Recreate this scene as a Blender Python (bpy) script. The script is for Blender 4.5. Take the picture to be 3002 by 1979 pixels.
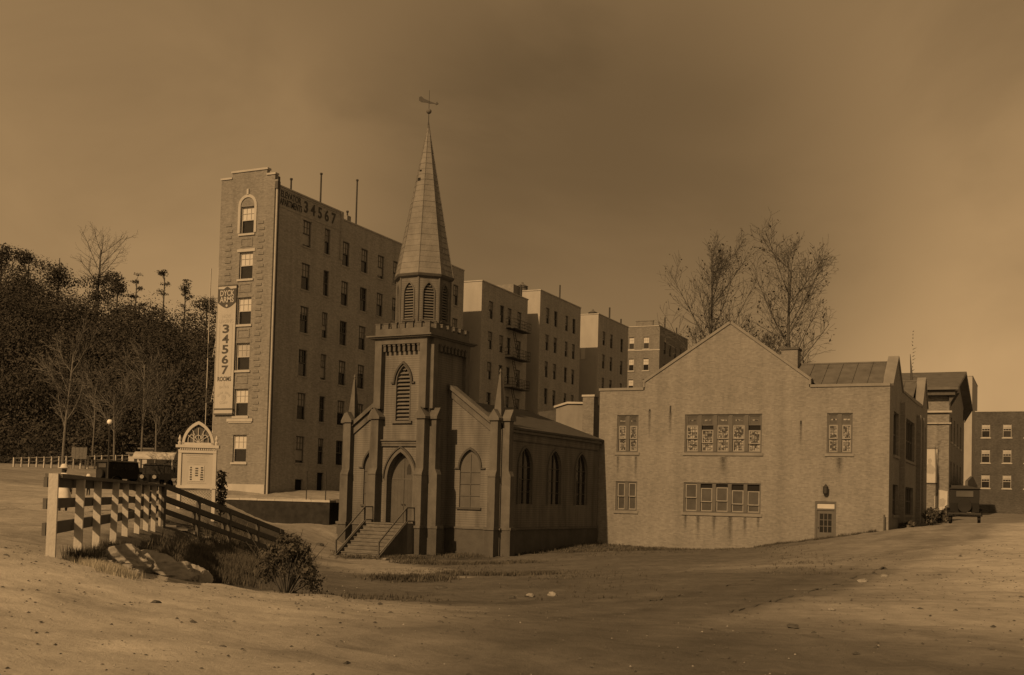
import bpy, math, random
import numpy as np
from mathutils import Vector, Matrix
from mathutils.geometry import tessellate_polygon

random.seed(7)
rng = np.random.default_rng(7)
scene = bpy.context.scene
for o in list(bpy.data.objects):
    bpy.data.objects.remove(o)
COL = scene.collection
R = math.radians
pi = math.pi

# ---------------------------------------------------------------- camera
YAW, PIT, ROL = 0.437882, 0.039004, 0.025755
EYE = Vector((0, 0, 3.1))
F_ = Vector((-math.sin(YAW) * math.cos(PIT), math.cos(YAW) * math.cos(PIT), math.sin(PIT)))
R_ = Vector((math.cos(YAW), math.sin(YAW), 0))
U_ = R_.cross(F_)
R2 = R_ * math.cos(ROL) + U_ * math.sin(ROL)
U2 = -R_ * math.sin(ROL) + U_ * math.cos(ROL)
cam_d = bpy.data.cameras.new("camera")
cam_d.sensor_fit = 'HORIZONTAL'
cam_d.sensor_width = 36
cam_d.lens = 3318.4 / 3002 * 36
cam_d.shift_y = (1338.7 - 989.5) / 3002
cam_d.clip_start = 0.1
cam_d.clip_end = 6000
cam = bpy.data.objects.new("camera", cam_d)
COL.objects.link(cam)
M = Matrix.Identity(4)
for i in range(3):
    M[i][0], M[i][1], M[i][2], M[i][3] = R2[i], U2[i], -F_[i], EYE[i]
cam.matrix_world = M
scene.camera = cam

# surveyed rays: turn a point of the photograph into a point of the place on a known plane
def ray(x, y):
    return F_ + R2 * ((x - 1501) / 3318.4) - U2 * ((y - 1338.7) / 3318.4)
def on_y(x, y, Y):
    r = ray(x, y); return EYE + r * (Y / r.y)
def on_z(x, y, Z):
    r = ray(x, y); return EYE + r * ((Z - 3.1) / r.z)
def at_d(x, y, d):
    return EYE + ray(x, y) * d

# ---------------------------------------------------------------- sky, sun, exposure
SUN_TAN = 0.65
TINT = (1.0, 0.61, 0.27)
scene.view_settings.view_transform = 'Standard'
scene.view_settings.look = 'None'
scene.view_settings.gamma = 1
scene.view_settings.exposure = -0.34
sun_dir = Vector((0.11, 1.0, -SUN_TAN)).normalized()
sd = bpy.data.lights.new("sun", 'SUN')
sd.energy = 5.0
sd.angle = R(0.6)
sd.color = (1.0, 0.61, 0.275)
sun = bpy.data.objects.new("sun", sd)
sun.rotation_euler = sun_dir.to_track_quat('-Z', 'Y').to_euler()
COL.objects.link(sun)

world = bpy.data.worlds.new("World")
scene.world = world
world.use_nodes = True
wt = world.node_tree
wt.nodes.clear()
def N(tree, typ, **kw):
    n = tree.nodes.new(typ)
    for k, v in kw.items():
        setattr(n, k, v)
    return n
wl = wt.links.new
w_out = N(wt, 'ShaderNodeOutputWorld')
w_bg = N(wt, 'ShaderNodeBackground')
w_bg.inputs['Strength'].default_value = 0.12
w_sky = N(wt, 'ShaderNodeTexSky')
w_sky.sky_type = 'NISHITA'
w_sky.sun_disc = False
w_sky.sun_elevation = math.atan(SUN_TAN)
w_sky.sun_rotation = math.pi + 0.11
w_sky.dust_density = 1.5
w_bw = N(wt, 'ShaderNodeRGBToBW')
wl(w_sky.outputs[0], w_bw.inputs[0])
w_tc = N(wt, 'ShaderNodeTexCoord')
# thin clouds: soft mottled noise on the sky dome
w_cv = N(wt, 'ShaderNodeMapping'); w_cv.inputs['Scale'].default_value = (1.0, 1.0, 1.7); w_cv.inputs['Location'].default_value = (.35, .1, .2); wl(w_tc.outputs['Generated'], w_cv.inputs[0])
w_no = N(wt, 'ShaderNodeTexNoise'); wl(w_cv.outputs[0], w_no.inputs['Vector'])
w_no.inputs['Scale'].default_value = 3.2
w_no.inputs['Detail'].default_value = 9
w_no.inputs['Roughness'].default_value = 0.5
w_no.inputs['Distortion'].default_value = 0.5
w_rm = N(wt, 'ShaderNodeMapRange'); wl(w_no.outputs[0], w_rm.inputs[0])
w_rm.inputs[1].default_value = 0.36; w_rm.inputs[2].default_value = 0.66
w_rm.inputs[3].default_value = 0.80; w_rm.inputs[4].default_value = 1.12
# two heavier cloud banks drifting across the view, edges broken by the same noise
def cloud_bank(direction, inner, outer, depth, prev):
    d = direction.normalized()
    dt = N(wt, 'ShaderNodeVectorMath', operation='DOT_PRODUCT'); wl(w_tc.outputs['Generated'], dt.inputs[0]); dt.inputs[1].default_value = d
    jit = N(wt, 'ShaderNodeMath', operation='MULTIPLY_ADD'); wl(w_no.outputs[0], jit.inputs[0]); jit.inputs[1].default_value = 0.07; wl(dt.outputs['Value'], jit.inputs[2])
    mr_ = N(wt, 'ShaderNodeMapRange', interpolation_type='SMOOTHSTEP'); wl(jit.outputs[0], mr_.inputs[0])
    mr_.inputs[1].default_value = math.cos(R(outer)) + .035; mr_.inputs[2].default_value = math.cos(R(inner)) + .035
    mr_.inputs[3].default_value = 1.0; mr_.inputs[4].default_value = depth
    mm_ = N(wt, 'ShaderNodeMath', operation='MULTIPLY'); wl(prev, mm_.inputs[0]); wl(mr_.outputs[0], mm_.inputs[1])
    return mm_.outputs[0]
w_cl = cloud_bank(ray(1780, 760), 1.0, 17.0, 0.47, w_rm.outputs[0])
w_cl = cloud_bank(ray(1350, -40), 1.0, 9.0, 0.86, w_cl)
# even the dome out: a veiled sky
w_pw = N(wt, 'ShaderNodeMath', operation='POWER'); wl(w_bw.outputs[0], w_pw.inputs[0]); w_pw.inputs[1].default_value = 0.7
w_mu = N(wt, 'ShaderNodeMath', operation='MULTIPLY'); wl(w_pw.outputs[0], w_mu.inputs[0]); wl(w_cl, w_mu.inputs[1])
w_sc = N(wt, 'ShaderNodeMath', operation='MULTIPLY'); wl(w_mu.outputs[0], w_sc.inputs[0]); w_sc.inputs[1].default_value = 1.62
w_vm = N(wt, 'ShaderNodeVectorMath', operation='SCALE'); w_vm.inputs[0].default_value = TINT; wl(w_sc.outputs[0], w_vm.inputs['Scale'])
wl(w_vm.outputs[0], w_bg.inputs[0]); wl(w_bg.outputs[0], w_out.inputs[0])

# ---------------------------------------------------------------- materials
MATS = {}
def mat(name, v, rough=0.85, var=0.12, scale=1.5, bump=0.0, bscale=20.0, kind=None, spec=0.25, tone=(1.0, 0.985, 0.96), metal=0.0, dirt=0.0, p=None):
    m = bpy.data.materials.new(name); m.use_nodes = True
    t = m.node_tree; t.nodes.clear(); l = t.links.new
    out = N(t, 'ShaderNodeOutputMaterial'); b = N(t, 'ShaderNodeBsdfPrincipled')
    l(b.outputs[0], out.inputs[0])
    b.inputs['Roughness'].default_value = rough
    b.inputs['Specular IOR Level'].default_value = spec
    b.inputs['Metallic'].default_value = metal
    tc = N(t, 'ShaderNodeTexCoord')
    no = N(t, 'ShaderNodeTexNoise'); l(tc.outputs['Object'], no.inputs['Vector'])
    no.inputs['Scale'].default_value = scale; no.inputs['Detail'].default_value = 6; no.inputs['Roughness'].default_value = 0.62
    mr = N(t, 'ShaderNodeMapRange'); l(no.outputs[0], mr.inputs[0])
    mr.inputs[1].default_value = 0.3; mr.inputs[2].default_value = 0.7
    mr.inputs[3].default_value = v * (1 - var); mr.inputs[4].default_value = v * (1 + var)
    val = mr.outputs[0]
    height = None
    sep = N(t, 'ShaderNodeSeparateXYZ'); l(tc.outputs['Object'], sep.inputs[0])
    def mul(a, f):
        q = N(t, 'ShaderNodeMath', operation='MULTIPLY'); l(a, q.inputs[0]); l(f, q.inputs[1]); return q.outputs[0]
    def rng_(a, i0, i1, o0, o1):
        q = N(t, 'ShaderNodeMapRange'); l(a, q.inputs[0])
        for k, x in enumerate((i0, i1, o0, o1)): q.inputs[k + 1].default_value = x
        return q.outputs[0]
    if kind == 'brick':
        ad = N(t, 'ShaderNodeMath', operation='ADD'); l(sep.outputs[0], ad.inputs[0]); l(sep.outputs[1], ad.inputs[1])
        cb = N(t, 'ShaderNodeCombineXYZ'); l(ad.outputs[0], cb.inputs[0]); l(sep.outputs[2], cb.inputs[1])
        br = N(t, 'ShaderNodeTexBrick'); l(cb.outputs[0], br.inputs['Vector'])
        br.inputs['Scale'].default_value = 1.0
        br.inputs['Brick Width'].default_value = 0.225; br.inputs['Row Height'].default_value = 0.075
        br.inputs['Mortar Size'].default_value = 0.009
        lo, hi, mo = p or (0.72, 1.18, 1.05)
        br.inputs['Color1'].default_value = (lo, lo, lo, 1); br.inputs['Color2'].default_value = (hi, hi, hi, 1)
        br.inputs['Mortar'].default_value = (mo, mo, mo, 1)
        br.inputs['Bias'].default_value = 0.0
        bw = N(t, 'ShaderNodeRGBToBW'); l(br.outputs[0], bw.inputs[0])
        val = mul(val, bw.outputs[0])
        height = br.outputs['Fac']
        # per-patch mottling about a brick in size, and rain streaks
        n2 = N(t, 'ShaderNodeTexNoise'); n2.inputs['Scale'].default_value = 6.0; n2.inputs['Detail'].default_value = 3
        l(tc.outputs['Object'], n2.inputs['Vector'])
        val = mul(val, rng_(n2.outputs[0], .25, .75, .88, 1.12))
        mp = N(t, 'ShaderNodeMapping'); mp.inputs['Scale'].default_value = (1.6, 1.6, 0.12); l(tc.outputs['Object'], mp.inputs[0])
        n3 = N(t, 'ShaderNodeTexNoise'); n3.inputs['Scale'].default_value = 1.0; n3.inputs['Detail'].default_value = 5; l(mp.outputs[0], n3.inputs['Vector'])
        val = mul(val, rng_(n3.outputs[0], .35, .7, 1.05, .87))
    if kind == 'board':     # narrow lap siding: shadow line each period p
        per = p or 0.125
        dv = N(t, 'ShaderNodeMath', operation='DIVIDE'); l(sep.outputs[2], dv.inputs[0]); dv.inputs[1].default_value = per
        fr = N(t, 'ShaderNodeMath', operation='FRACT'); l(dv.outputs[0], fr.inputs[0])
        val = mul(val, rng_(fr.outputs[0], 0.0, 0.30, 0.62, 1.03))
        height = rng_(fr.outputs[0], 0.0, 1.0, 1.0, 0.0)
        mp = N(t, 'ShaderNodeMapping'); mp.inputs['Scale'].default_value = (2.2, 2.2, 0.25); l(tc.outputs['Object'], mp.inputs[0])
        n3 = N(t, 'ShaderNodeTexNoise'); n3.inputs['Scale'].default_value = 1.0; n3.inputs['Detail'].default_value = 6; l(mp.outputs[0], n3.inputs['Vector'])
        val = mul(val, rng_(n3.outputs[0], .36, .70, 1.10, .66))
    if kind == 'stain':     # leaded glass: pale and dark bits
        vo = N(t, 'ShaderNodeTexVoronoi'); vo.inputs['Scale'].default_value = 8.5; l(tc.outputs['Object'], vo.inputs['Vector'])
        vb = N(t, 'ShaderNodeRGBToBW'); l(vo.outputs['Color'], vb.inputs[0])
        val = mul(val, rng_(vb.outputs[0], .3, .65, .12, 1.25))
    if kind == 'leaf':
        oi = N(t, 'ShaderNodeTexNoise'); oi.inputs['Scale'].default_value = p or 0.35; oi.inputs['Detail'].default_value = 4
        ge = N(t, 'ShaderNodeNewGeometry')
        l(tc.outputs['Object'], oi.inputs['Vector'])
        val = mul(val, rng_(oi.outputs[0], .35, .65, .7, 1.4))
    if dirt:
        mp = N(t, 'ShaderNodeMapping'); mp.inputs['Scale'].default_value = (1.3, 1.3, 0.3); l(tc.outputs['Object'], mp.inputs[0])
        n4 = N(t, 'ShaderNodeTexNoise'); n4.inputs['Scale'].default_value = 1.1; n4.inputs['Detail'].default_value = 8; l(mp.outputs[0], n4.inputs['Vector'])
        val = mul(val, rng_(n4.outputs[0], .45, .75, 1.0, 1 - dirt))
    cc = N(t, 'ShaderNodeVectorMath', operation='SCALE'); cc.inputs[0].default_value = tone; l(val, cc.inputs['Scale'])
    l(cc.outputs[0], b.inputs['Base Color'])
    if bump or height is not None:
        bu = N(t, 'ShaderNodeBump'); bu.inputs['Distance'].default_value = 0.012; bu.inputs['Strength'].default_value = max(bump, 0.35)
        if height is None:
            nb = N(t, 'ShaderNodeTexNoise'); nb.inputs['Scale'].default_value = bscale; nb.inputs['Detail'].default_value = 6
            l(tc.outputs['Object'], nb.inputs['Vector']); height = nb.outputs[0]
            bu.inputs['Distance'].default_value = 0.03
        l(height, bu.inputs['Height']); l(bu.outputs[0], b.inputs['Normal'])
    MATS[name] = m
    return m

mat('church_siding', 0.128, kind='board', p=.125, var=.10, scale=.8)
mat('church_trim', 0.102, var=.16, scale=2.0, dirt=.42, bump=.3, bscale=8)
mat('church_plaster', 0.075, var=.16, scale=1.6, dirt=.25, bump=.4, bscale=14)
mat('spire_wood', 0.16, var=.17, scale=2.2, dirt=.25, bump=.4, bscale=10)
mat('church_mould', .06, var=.15, scale=2)
mat('boarding', .095, var=.14, scale=1.5, dirt=.2)
mat('soot_brick', .07, kind='brick', var=.2, scale=.5, p=(.75, 1.2, .95))
mat('slate', .055, var=.25, scale=2.5, bump=.4, bscale=12, rough=.7)
mat('door_wood', 0.08, var=.12, scale=3, dirt=.2)
mat('step_wood', 0.12, var=.2, scale=3, dirt=.25, bump=.3)
mat('rail_dark', .075, var=.2, scale=4)
mat('louvre', 0.112, var=.12, scale=3)
mat('void', .012, var=.0)
mat('iron', .03, var=.2, rough=.6)
mat('hall_brick', 0.182, kind='brick', var=.10, scale=.45, p=(.84, 1.12, 1.02))
mat('hall_coping', 0.184, var=.10, scale=1.5, dirt=.2)
mat('window_wood', 0.096, var=.1, scale=3)
mat('sash_pale', 0.216, var=.1, scale=3)
mat('glass', .018, rough=.12, var=.3, scale=2, spec=.5)
mat('glass_dull', 0.056, rough=.35, var=.3, scale=1.2, spec=.4)
mat('stained_glass', 0.21, kind='stain', rough=.3, spec=.4, var=.2)
mat('roof_metal', 0.104, var=.18, scale=1.4, dirt=.3, rough=.6)
mat('apt_brick', 0.178, kind='brick', var=.09, scale=.4, p=(.82, 1.12, .98))
mat('apt_brick_shade_lift', 0.3, kind='brick', var=.09, scale=.4, p=(.82, 1.12, .98))  # apartment brick made lighter for shaded sides: fill light put into the colour
mat('apt_brick_dark', 0.152, kind='brick', var=.10, scale=.4, p=(.8, 1.15, 1.0))
mat('apt_stucco', 0.3, var=.06, scale=.7, dirt=.12)
mat('stone_trim', 0.336, var=.08, scale=2, dirt=.15)
mat('shade', 0.416, rough=.6, var=.08, scale=1)
mat('shade_grey', 0.288, rough=.5, var=.2, scale=1)
mat('banner', 0.336, rough=.7, var=.06, scale=1, dirt=.1)
mat('print_dark', .06, var=.15, scale=3)
mat('print_faint', 0.288, var=.1, scale=3)
mat('tank_wood', 0.096, var=.2, scale=2)
mat('bark', 0.064, var=.3, scale=6, bump=.5, bscale=12)
mat('bark_pale', 0.11, var=.3, scale=6)
mat('leaf_dry', 0.072, kind='leaf', p=.8, tone=(1, .95, .85))
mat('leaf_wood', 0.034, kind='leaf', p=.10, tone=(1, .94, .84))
mat('leaf_bush', 0.06, kind='leaf', p=2.5, tone=(1, .95, .85))
mat('grass_dry', 0.272, kind='leaf', p=1.2, tone=(1, .95, .82))
mat('grass_dark', 0.068, kind='leaf', p=1.0, tone=(1, .95, .85))
mat('rock', 0.25, var=.5, scale=2.2, bump=.9, bscale=5, dirt=.3)
mat('stone', .22, var=.3, scale=5, bump=.6, bscale=12)
mat('rubble', 0.02, var=.45, scale=2.6, bump=.9, bscale=4)
mat('fence_paint', 0.416, var=.10, scale=3, dirt=.22, bump=.2)
mat('white_paint', 0.4, var=.07, scale=2, dirt=.12)
mat('car_paint', .012, rough=.55, var=.2, spec=.15)
mat('car_roof', 0.028, rough=.7, var=.2)
mat('canvas', 0.4, var=.12, scale=2, dirt=.2)
mat('tyre', .02, rough=.9, var=.2)
mat('chrome', .5, rough=.25, metal=1.0, var=.1)
mat('cloth_white', 0.496, rough=.9, var=.12, scale=4)
mat('cloth_dark', 0.024, rough=.9, var=.2)
mat('skin', 0.304, rough=.6, var=.06, tone=(1, .9, .8))
mat('lamp_glass', .75, rough=.2, var=.04)
mat('house_brick', 0.176, kind='brick', var=.12, scale=.5, p=(.75, 1.2, .95))
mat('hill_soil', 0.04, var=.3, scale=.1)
mat('kerb_stone', 0.072, var=.4, scale=3, bump=.6)

def stain_mat():
    m = bpy.data.materials.new('rain_stain'); m.use_nodes = True
    t = m.node_tree; t.nodes.clear(); l = t.links.new
    out = N(t, 'ShaderNodeOutputMaterial'); mx = N(t, 'ShaderNodeMixShader'); tr = N(t, 'ShaderNodeBsdfTransparent'); df = N(t, 'ShaderNodeBsdfDiffuse'); df.inputs[0].default_value = (.05, .049, .047, 1)
    tc = N(t, 'ShaderNodeTexCoord'); sp = N(t, 'ShaderNodeSeparateXYZ'); l(tc.outputs['Generated'], sp.inputs[0])
    def mth(op, a, b):
        q = N(t, 'ShaderNodeMath', operation=op)
        for k, v in enumerate((a, b)):
            if isinstance(v, (int, float)): q.inputs[k].default_value = v
            else: l(v, q.inputs[k])
        return q.outputs[0]
    xx = mth('ABSOLUTE', mth('SUBTRACT', sp.outputs[0], .5), 0)
    side = mth('MAXIMUM', mth('SUBTRACT', 1, mth('MULTIPLY', xx, 2.2)), 0)
    no = N(t, 'ShaderNodeTexNoise'); no.inputs['Scale'].default_value = 9; no.inputs['Detail'].default_value = 6; l(tc.outputs['Object'], no.inputs['Vector'])
    f = mth('MULTIPLY', mth('MULTIPLY', mth('POWER', side, 1.5), sp.outputs[2]), mth('MULTIPLY', no.outputs[0], .62))
    l(f, mx.inputs[0]); l(tr.outputs[0], mx.inputs[1]); l(df.outputs[0], mx.inputs[2]); l(mx.outputs[0], out.inputs[0])
    MATS['rain_stain'] = m
stain_mat()
def ground_mat():
    m = bpy.data.materials.new('earth'); m.use_nodes = True
    t = m.node_tree; t.nodes.clear(); l = t.links.new
    out = N(t, 'ShaderNodeOutputMaterial'); b = N(t, 'ShaderNodeBsdfPrincipled'); l(b.outputs[0], out.inputs[0])
    b.inputs['Roughness'].default_value = .95; b.inputs['Specular IOR Level'].default_value = .12
    tc = N(t, 'ShaderNodeTexCoord')
    def noise(s, d=6, r=.6, sc=None):
        n = N(t, 'ShaderNodeTexNoise'); n.inputs['Scale'].default_value = s; n.inputs['Detail'].default_value = d; n.inputs['Roughness'].default_value = r
        if sc:
            mp = N(t, 'ShaderNodeMapping'); mp.inputs['Scale'].default_value = sc; mp.inputs['Rotation'].default_value = (0, 0, R(-28)); l(tc.outputs['Object'], mp.inputs[0]); l(mp.outputs[0], n.inputs['Vector'])
        else: l(tc.outputs['Object'], n.inputs['Vector'])
        return n.outputs[0]
    def rg(a, i0, i1, o0, o1):
        q = N(t, 'ShaderNodeMapRange'); l(a, q.inputs[0])
        for k, x in enumerate((i0, i1, o0, o1)): q.inputs[k + 1].default_value = x
        return q.outputs[0]
    def mu(a, c):
        q = N(t, 'ShaderNodeMath', operation='MULTIPLY'); l(a, q.inputs[0]); l(c, q.inputs[1]); return q.outputs[0]
    at = N(t, 'ShaderNodeVertexColor'); at.layer_name = 'soil'
    sp = N(t, 'ShaderNodeSeparateColor'); l(at.outputs[0], sp.inputs[0])
    base = sp.outputs[0]                 # sand / road dust / dark soil, laid out in plan
    v = mu(base, rg(noise(.35), .3, .7, .82, 1.16))
    v = mu(v, rg(noise(2.2, 10, .75), .3, .7, .76, 1.20))
    v = mu(v, rg(noise(.9, 8, .7, (.22, 1.5, 1)), .55, .68, 1.0, .74))
    v = mu(v, rg(noise(1.0, 6, .6, (.35, 2.2, 1)), .35, .7, 1.08, .86))   # wheel-worn streaks
    v = mu(v, rg(noise(22, 4, .7), .62, .72, 1.0, .82))                  # crumbs
    v = mu(v, rg(noise(40, 3, .7), .28, .36, 1.25, 1.0))
    cc = N(t, 'ShaderNodeVectorMath', operation='SCALE'); cc.inputs[0].default_value = (.72, .70, .67); l(v, cc.inputs['Scale'])
    l(cc.outputs[0], b.inputs['Base Color'])
    bu = N(t, 'ShaderNodeBump'); bu.inputs['Strength'].default_value = .65; bu.inputs['Distance'].default_value = .05
    l(noise(9, 10, .78), bu.inputs['Height']); l(bu.outputs[0], b.inputs['Normal'])
    MATS['earth'] = m
ground_mat()

# ---------------------------------------------------------------- mesh helpers
def tag(o, label=None, cat=None, group=None, kind=None):
    if label: o['label'] = label
    if cat: o['category'] = cat
    if group: o['group'] = group
    if kind: o['kind'] = kind
    return o
def link(name, me, parent=None, loc=None, rot=0, mt=None):
    o = bpy.data.objects.new(name, me); COL.objects.link(o)
    if parent is not None: o.parent = parent
    if loc is not None: o.location = loc
    if rot: o.rotation_euler = (0, 0, rot)
    return o
def thing(name, label, cat, loc=(0, 0, 0), rot=0, group=None):
    o = link(name, None, None, loc, rot); o.empty_display_size = .3
    return tag(o, label, cat, group)
def share(o, name, parent, loc, rot=0):
    return link(name, o.data, parent, loc, rot)

class MB:
    def __init__(s, org=(0, 0, 0)):
        s.v = []; s.f = []; s.o = Vector(org)
    def add(s, vs, fs):
        n = len(s.v); s.v += [tuple(Vector(p) - s.o) for p in vs]; s.f += [tuple(i + n for i in f) for f in fs]; return s
    def box(s, x0, x1, y0, y1, z0, z1):
        return s.add([(x0, y0, z0), (x1, y0, z0), (x1, y1, z0), (x0, y1, z0), (x0, y0, z1), (x1, y0, z1), (x1, y1, z1), (x0, y1, z1)],
                     [(0, 3, 2, 1), (4, 5, 6, 7), (0, 1, 5, 4), (1, 2, 6, 5), (2, 3, 7, 6), (3, 0, 4, 7)])
    def frustum(s, cx, cy, z0, z1, ax, ay, bx, by):
        return s.add([(cx - ax, cy - ay, z0), (cx + ax, cy - ay, z0), (cx + ax, cy + ay, z0), (cx - ax, cy + ay, z0),
                      (cx - bx, cy - by, z1), (cx + bx, cy - by, z1), (cx + bx, cy + by, z1), (cx - bx, cy + by, z1)],
                     [(0, 3, 2, 1), (4, 5, 6, 7), (0, 1, 5, 4), (1, 2, 6, 5), (2, 3, 7, 6), (3, 0, 4, 7)])
    def bar(s, p, q, w, h=None, up=(0, 0, 1)):
        p = Vector(p); q = Vector(q); h = h or w; d = (q - p).normalized(); u = Vector(up)
        sd_ = d.cross(u)
        if sd_.length < 1e-4: sd_ = d.cross(Vector((1, 0, 0)))
        sd_.normalize(); u = sd_.cross(d)
        vs = []
        for e in (p, q):
            for a, c in ((-1, -1), (1, -1), (1, 1), (-1, 1)): vs.append(e + sd_ * (a * w / 2) + u * (c * h / 2))
        return s.add(vs, [(0, 1, 2, 3), (7, 6, 5, 4), (0, 4, 5, 1), (1, 5, 6, 2), (2, 6, 7, 3), (3, 7, 4, 0)])
    def tube(s, p, q, r0, r1=None, n=8, cap=True):
        p = Vector(p); q = Vector(q); r1 = r0 if r1 is None else r1
        d = (q - p).normalized(); a = d.orthogonal().normalized(); b = d.cross(a)
        vs = []
        for e, r in ((p, r0), (q, r1)):
            for k in range(n):
                t = 2 * pi * k / n; vs.append(e + a * (r * math.cos(t)) + b * (r * math.sin(t)))
        fs = [(k, (k + 1) % n, n + (k + 1) % n, n + k) for k in range(n)]
        if cap: fs += [tuple(range(n - 1, -1, -1)), tuple(range(n, 2 * n))]
        return s.add(vs, fs)
    def lathe(s, prof, c=(0, 0, 0), n=12):   # prof: (r, z)
        vs = []; fs = []
        for r, z in prof:
            for k in range(n):
                t = 2 * pi * k / n; vs.append((c[0] + r * math.cos(t), c[1] + r * math.sin(t), c[2] + z))
        for i in range(len(prof) - 1):
            for k in range(n):
                fs.append((i * n + k, i * n + (k + 1) % n, (i + 1) * n + (k + 1) % n, (i + 1) * n + k))
        fs.append(tuple(range(n - 1, -1, -1))); m_ = (len(prof) - 1) * n; fs.append(tuple(range(m_, m_ + n)))
        return s.add(vs, fs)
    def prism(s, poly, O, A, B, Nn, depth):  # polygon in A,B extruded along -Nn by depth
        O, A, B, Nn = Vector(O), Vector(A), Vector(B), Vector(Nn)
        a = [O + A * x + B * y for x, y in poly]; b = [p - Nn * depth for p in a]; n = len(poly)
        tr = tessellate_polygon([a]); fs = []
        for t in tr:
            nn = (a[t[1]] - a[t[0]]).cross(a[t[2]] - a[t[0]])
            t = t if nn.dot(Nn) > 0 else (t[0], t[2], t[1])
            fs.append(tuple(t)); fs.append((t[0] + n, t[2] + n, t[1] + n))
        area = sum(poly[i][0] * poly[(i + 1) % n][1] - poly[(i + 1) % n][0] * poly[i][1] for i in range(n))
        flip = (area > 0) == (A.cross(B).dot(Nn) > 0)
        for i in range(n):
            j = (i + 1) % n
            fs.append((i, i + n, j + n, j) if flip else (i, j, j + n, i + n))
        return s.add(a + b, fs)
    def wall(s, outer, holes, O, A, B, Nn, reveal=.14):
        O, A, B, Nn = Vector(O), Vector(A), Vector(B), Vector(Nn)
        loops = [outer] + list(holes)
        l3 = [[O + A * x + B * y for x, y in lp] for lp in loops]
        flat = [p for lp in l3 for p in lp]
        fs = []
        for t in tessellate_polygon(l3):
            nn = (flat[t[1]] - flat[t[0]]).cross(flat[t[2]] - flat[t[0]])
            if nn.length < 1e-9: continue
            fs.append(tuple(t) if nn.dot(Nn) > 0 else (t[0], t[2], t[1]))
        s.add(flat, fs)
        for lp in l3[1:]:
            n = len(lp); back = [p - Nn * reveal for p in lp]
            cen = sum(lp, Vector()) / n
            ff = []
            for i in range(n):
                j = (i + 1) % n
                nn = (lp[j] - lp[i]).cross(back[j] - lp[i])
                q = (i, j, n + j, n + i)
                ff.append(q if nn.dot(cen - lp[i]) > 0 else tuple(reversed(q)))
            s.add(lp + back, ff)
        return s
    def build(s, name, mt, parent=None, loc=None, rot=0, smooth=False):
        me = bpy.data.meshes.new(name); me.from_pydata(s.v, [], s.f)
        me.materials.append(MATS[mt])
        if smooth:
            for p in me.polygons: p.use_smooth = True
        me.update()
        return link(name, me, parent, loc, rot)

def rect(x0, x1, z0, z1): return [(x0, z0), (x1, z0), (x1, z1), (x0, z1)]
def arch(hw, z0, zs, za, cx=0, n=7):
    h = za - zs; Rr = (hw * hw + h * h) / (2 * hw); am = math.acos(max(-1, min(1, (Rr - hw) / Rr)))
    r = [(cx + hw - Rr + Rr * math.cos(am * k / n), zs + Rr * math.sin(am * k / n)) for k in range(n)]
    lft = [(2 * cx - x, z) for x, z in reversed(r)]
    return [(cx - hw, z0), (cx + hw, z0)] + r + [(cx, za)] + lft
def arch_ring(mb, hw, zs, za, wd, cx, O, A, B, Nn, depth, legs=None, n=9):
    def side(hw_, za_):
        h = za_ - zs; Rr = (hw_ * hw_ + h * h) / (2 * hw_); am = math.acos((Rr - hw_) / Rr)
        r = [(cx + hw_ - Rr + Rr * math.cos(am * k / n), zs + Rr * math.sin(am * k / n)) for k in range(n)] + [(cx, za_)]
        return r + [(2 * cx - x, z) for x, z in reversed(r[:-1])]
    a = side(hw, za); b = side(hw + wd, za + wd * 1.25)
    if legs is not None:
        a = [(cx + hw, legs)] + a + [(cx - hw, legs)]; b = [(cx + hw + wd, legs)] + b + [(cx - hw - wd, legs)]
    for i in range(len(a) - 1):
        mb.prism([a[i], b[i], b[i + 1], a[i + 1]], O, A, B, Nn, depth)
    return mb

# lettering: font outlines turned to thin meshes (made first, while the scene is empty)
TXT = {}
def text_mesh(key, body, size, bold=0.0, sx=1.0, mt='print_dark', space=1.0):
    cu = bpy.data.curves.new('t_' + key, 'FONT'); cu.body = body; cu.size = size; cu.align_x = 'CENTER'; cu.align_y = 'CENTER'
    cu.offset = bold; cu.extrude = .004; cu.space_character = space; cu.resolution_u = 3
    ob = bpy.data.objects.new('t_' + key, cu); COL.objects.link(ob)
    dg = bpy.context.evaluated_depsgraph_get()
    me = bpy.data.meshes.new_from_object(ob.evaluated_get(dg))
    bpy.data.objects.remove(ob); bpy.data.curves.remove(cu)
    me.transform(Matrix.Diagonal((sx, 1, 1, 1)))
    me.materials.clear(); me.materials.append(MATS[mt])
    TXT[key] = me
for k, body, size, bold, sx, mt_ in [('dyck', 'DYCK', .52, .012, .84, 'banner'), ('arms', 'ARMS', .52, .012, .80, 'banner'),
        ('now', 'NOW', .36, .008, .9, 'print_faint'), ('leasing', 'LEASING', .36, .008, .84, 'print_faint'),
        ('3', '3', 1.12, .03, 1, 'print_dark'), ('4', '4', 1.12, .03, 1, 'print_dark'), ('5', '5', 1.12, .03, 1, 'print_dark'), ('6', '6', 1.12, .03, 1, 'print_dark'), ('7', '7', 1.12, .03, 1, 'print_dark'),
        ('rooms', 'ROOMS', .44, .012, .84, 'print_dark'), ('two', '2', .3, .004, 1, 'print_faint'), ('baths', 'BATHS', .3, .004, 1, 'print_faint'), ('corp', 'CORP', .3, .004, 1, 'print_faint'),
        ('elev', 'ELEVATOR', .62, .012, .95, 'print_dark'), ('apts', 'APARTMENTS', .56, .012, .86, 'print_dark')]:
    text_mesh(k, body, size, bold, sx, mt_)
text_mesh('n34567', '3 4 5 6 7', 1.25, .03, 1.0, 'print_dark')
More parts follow.
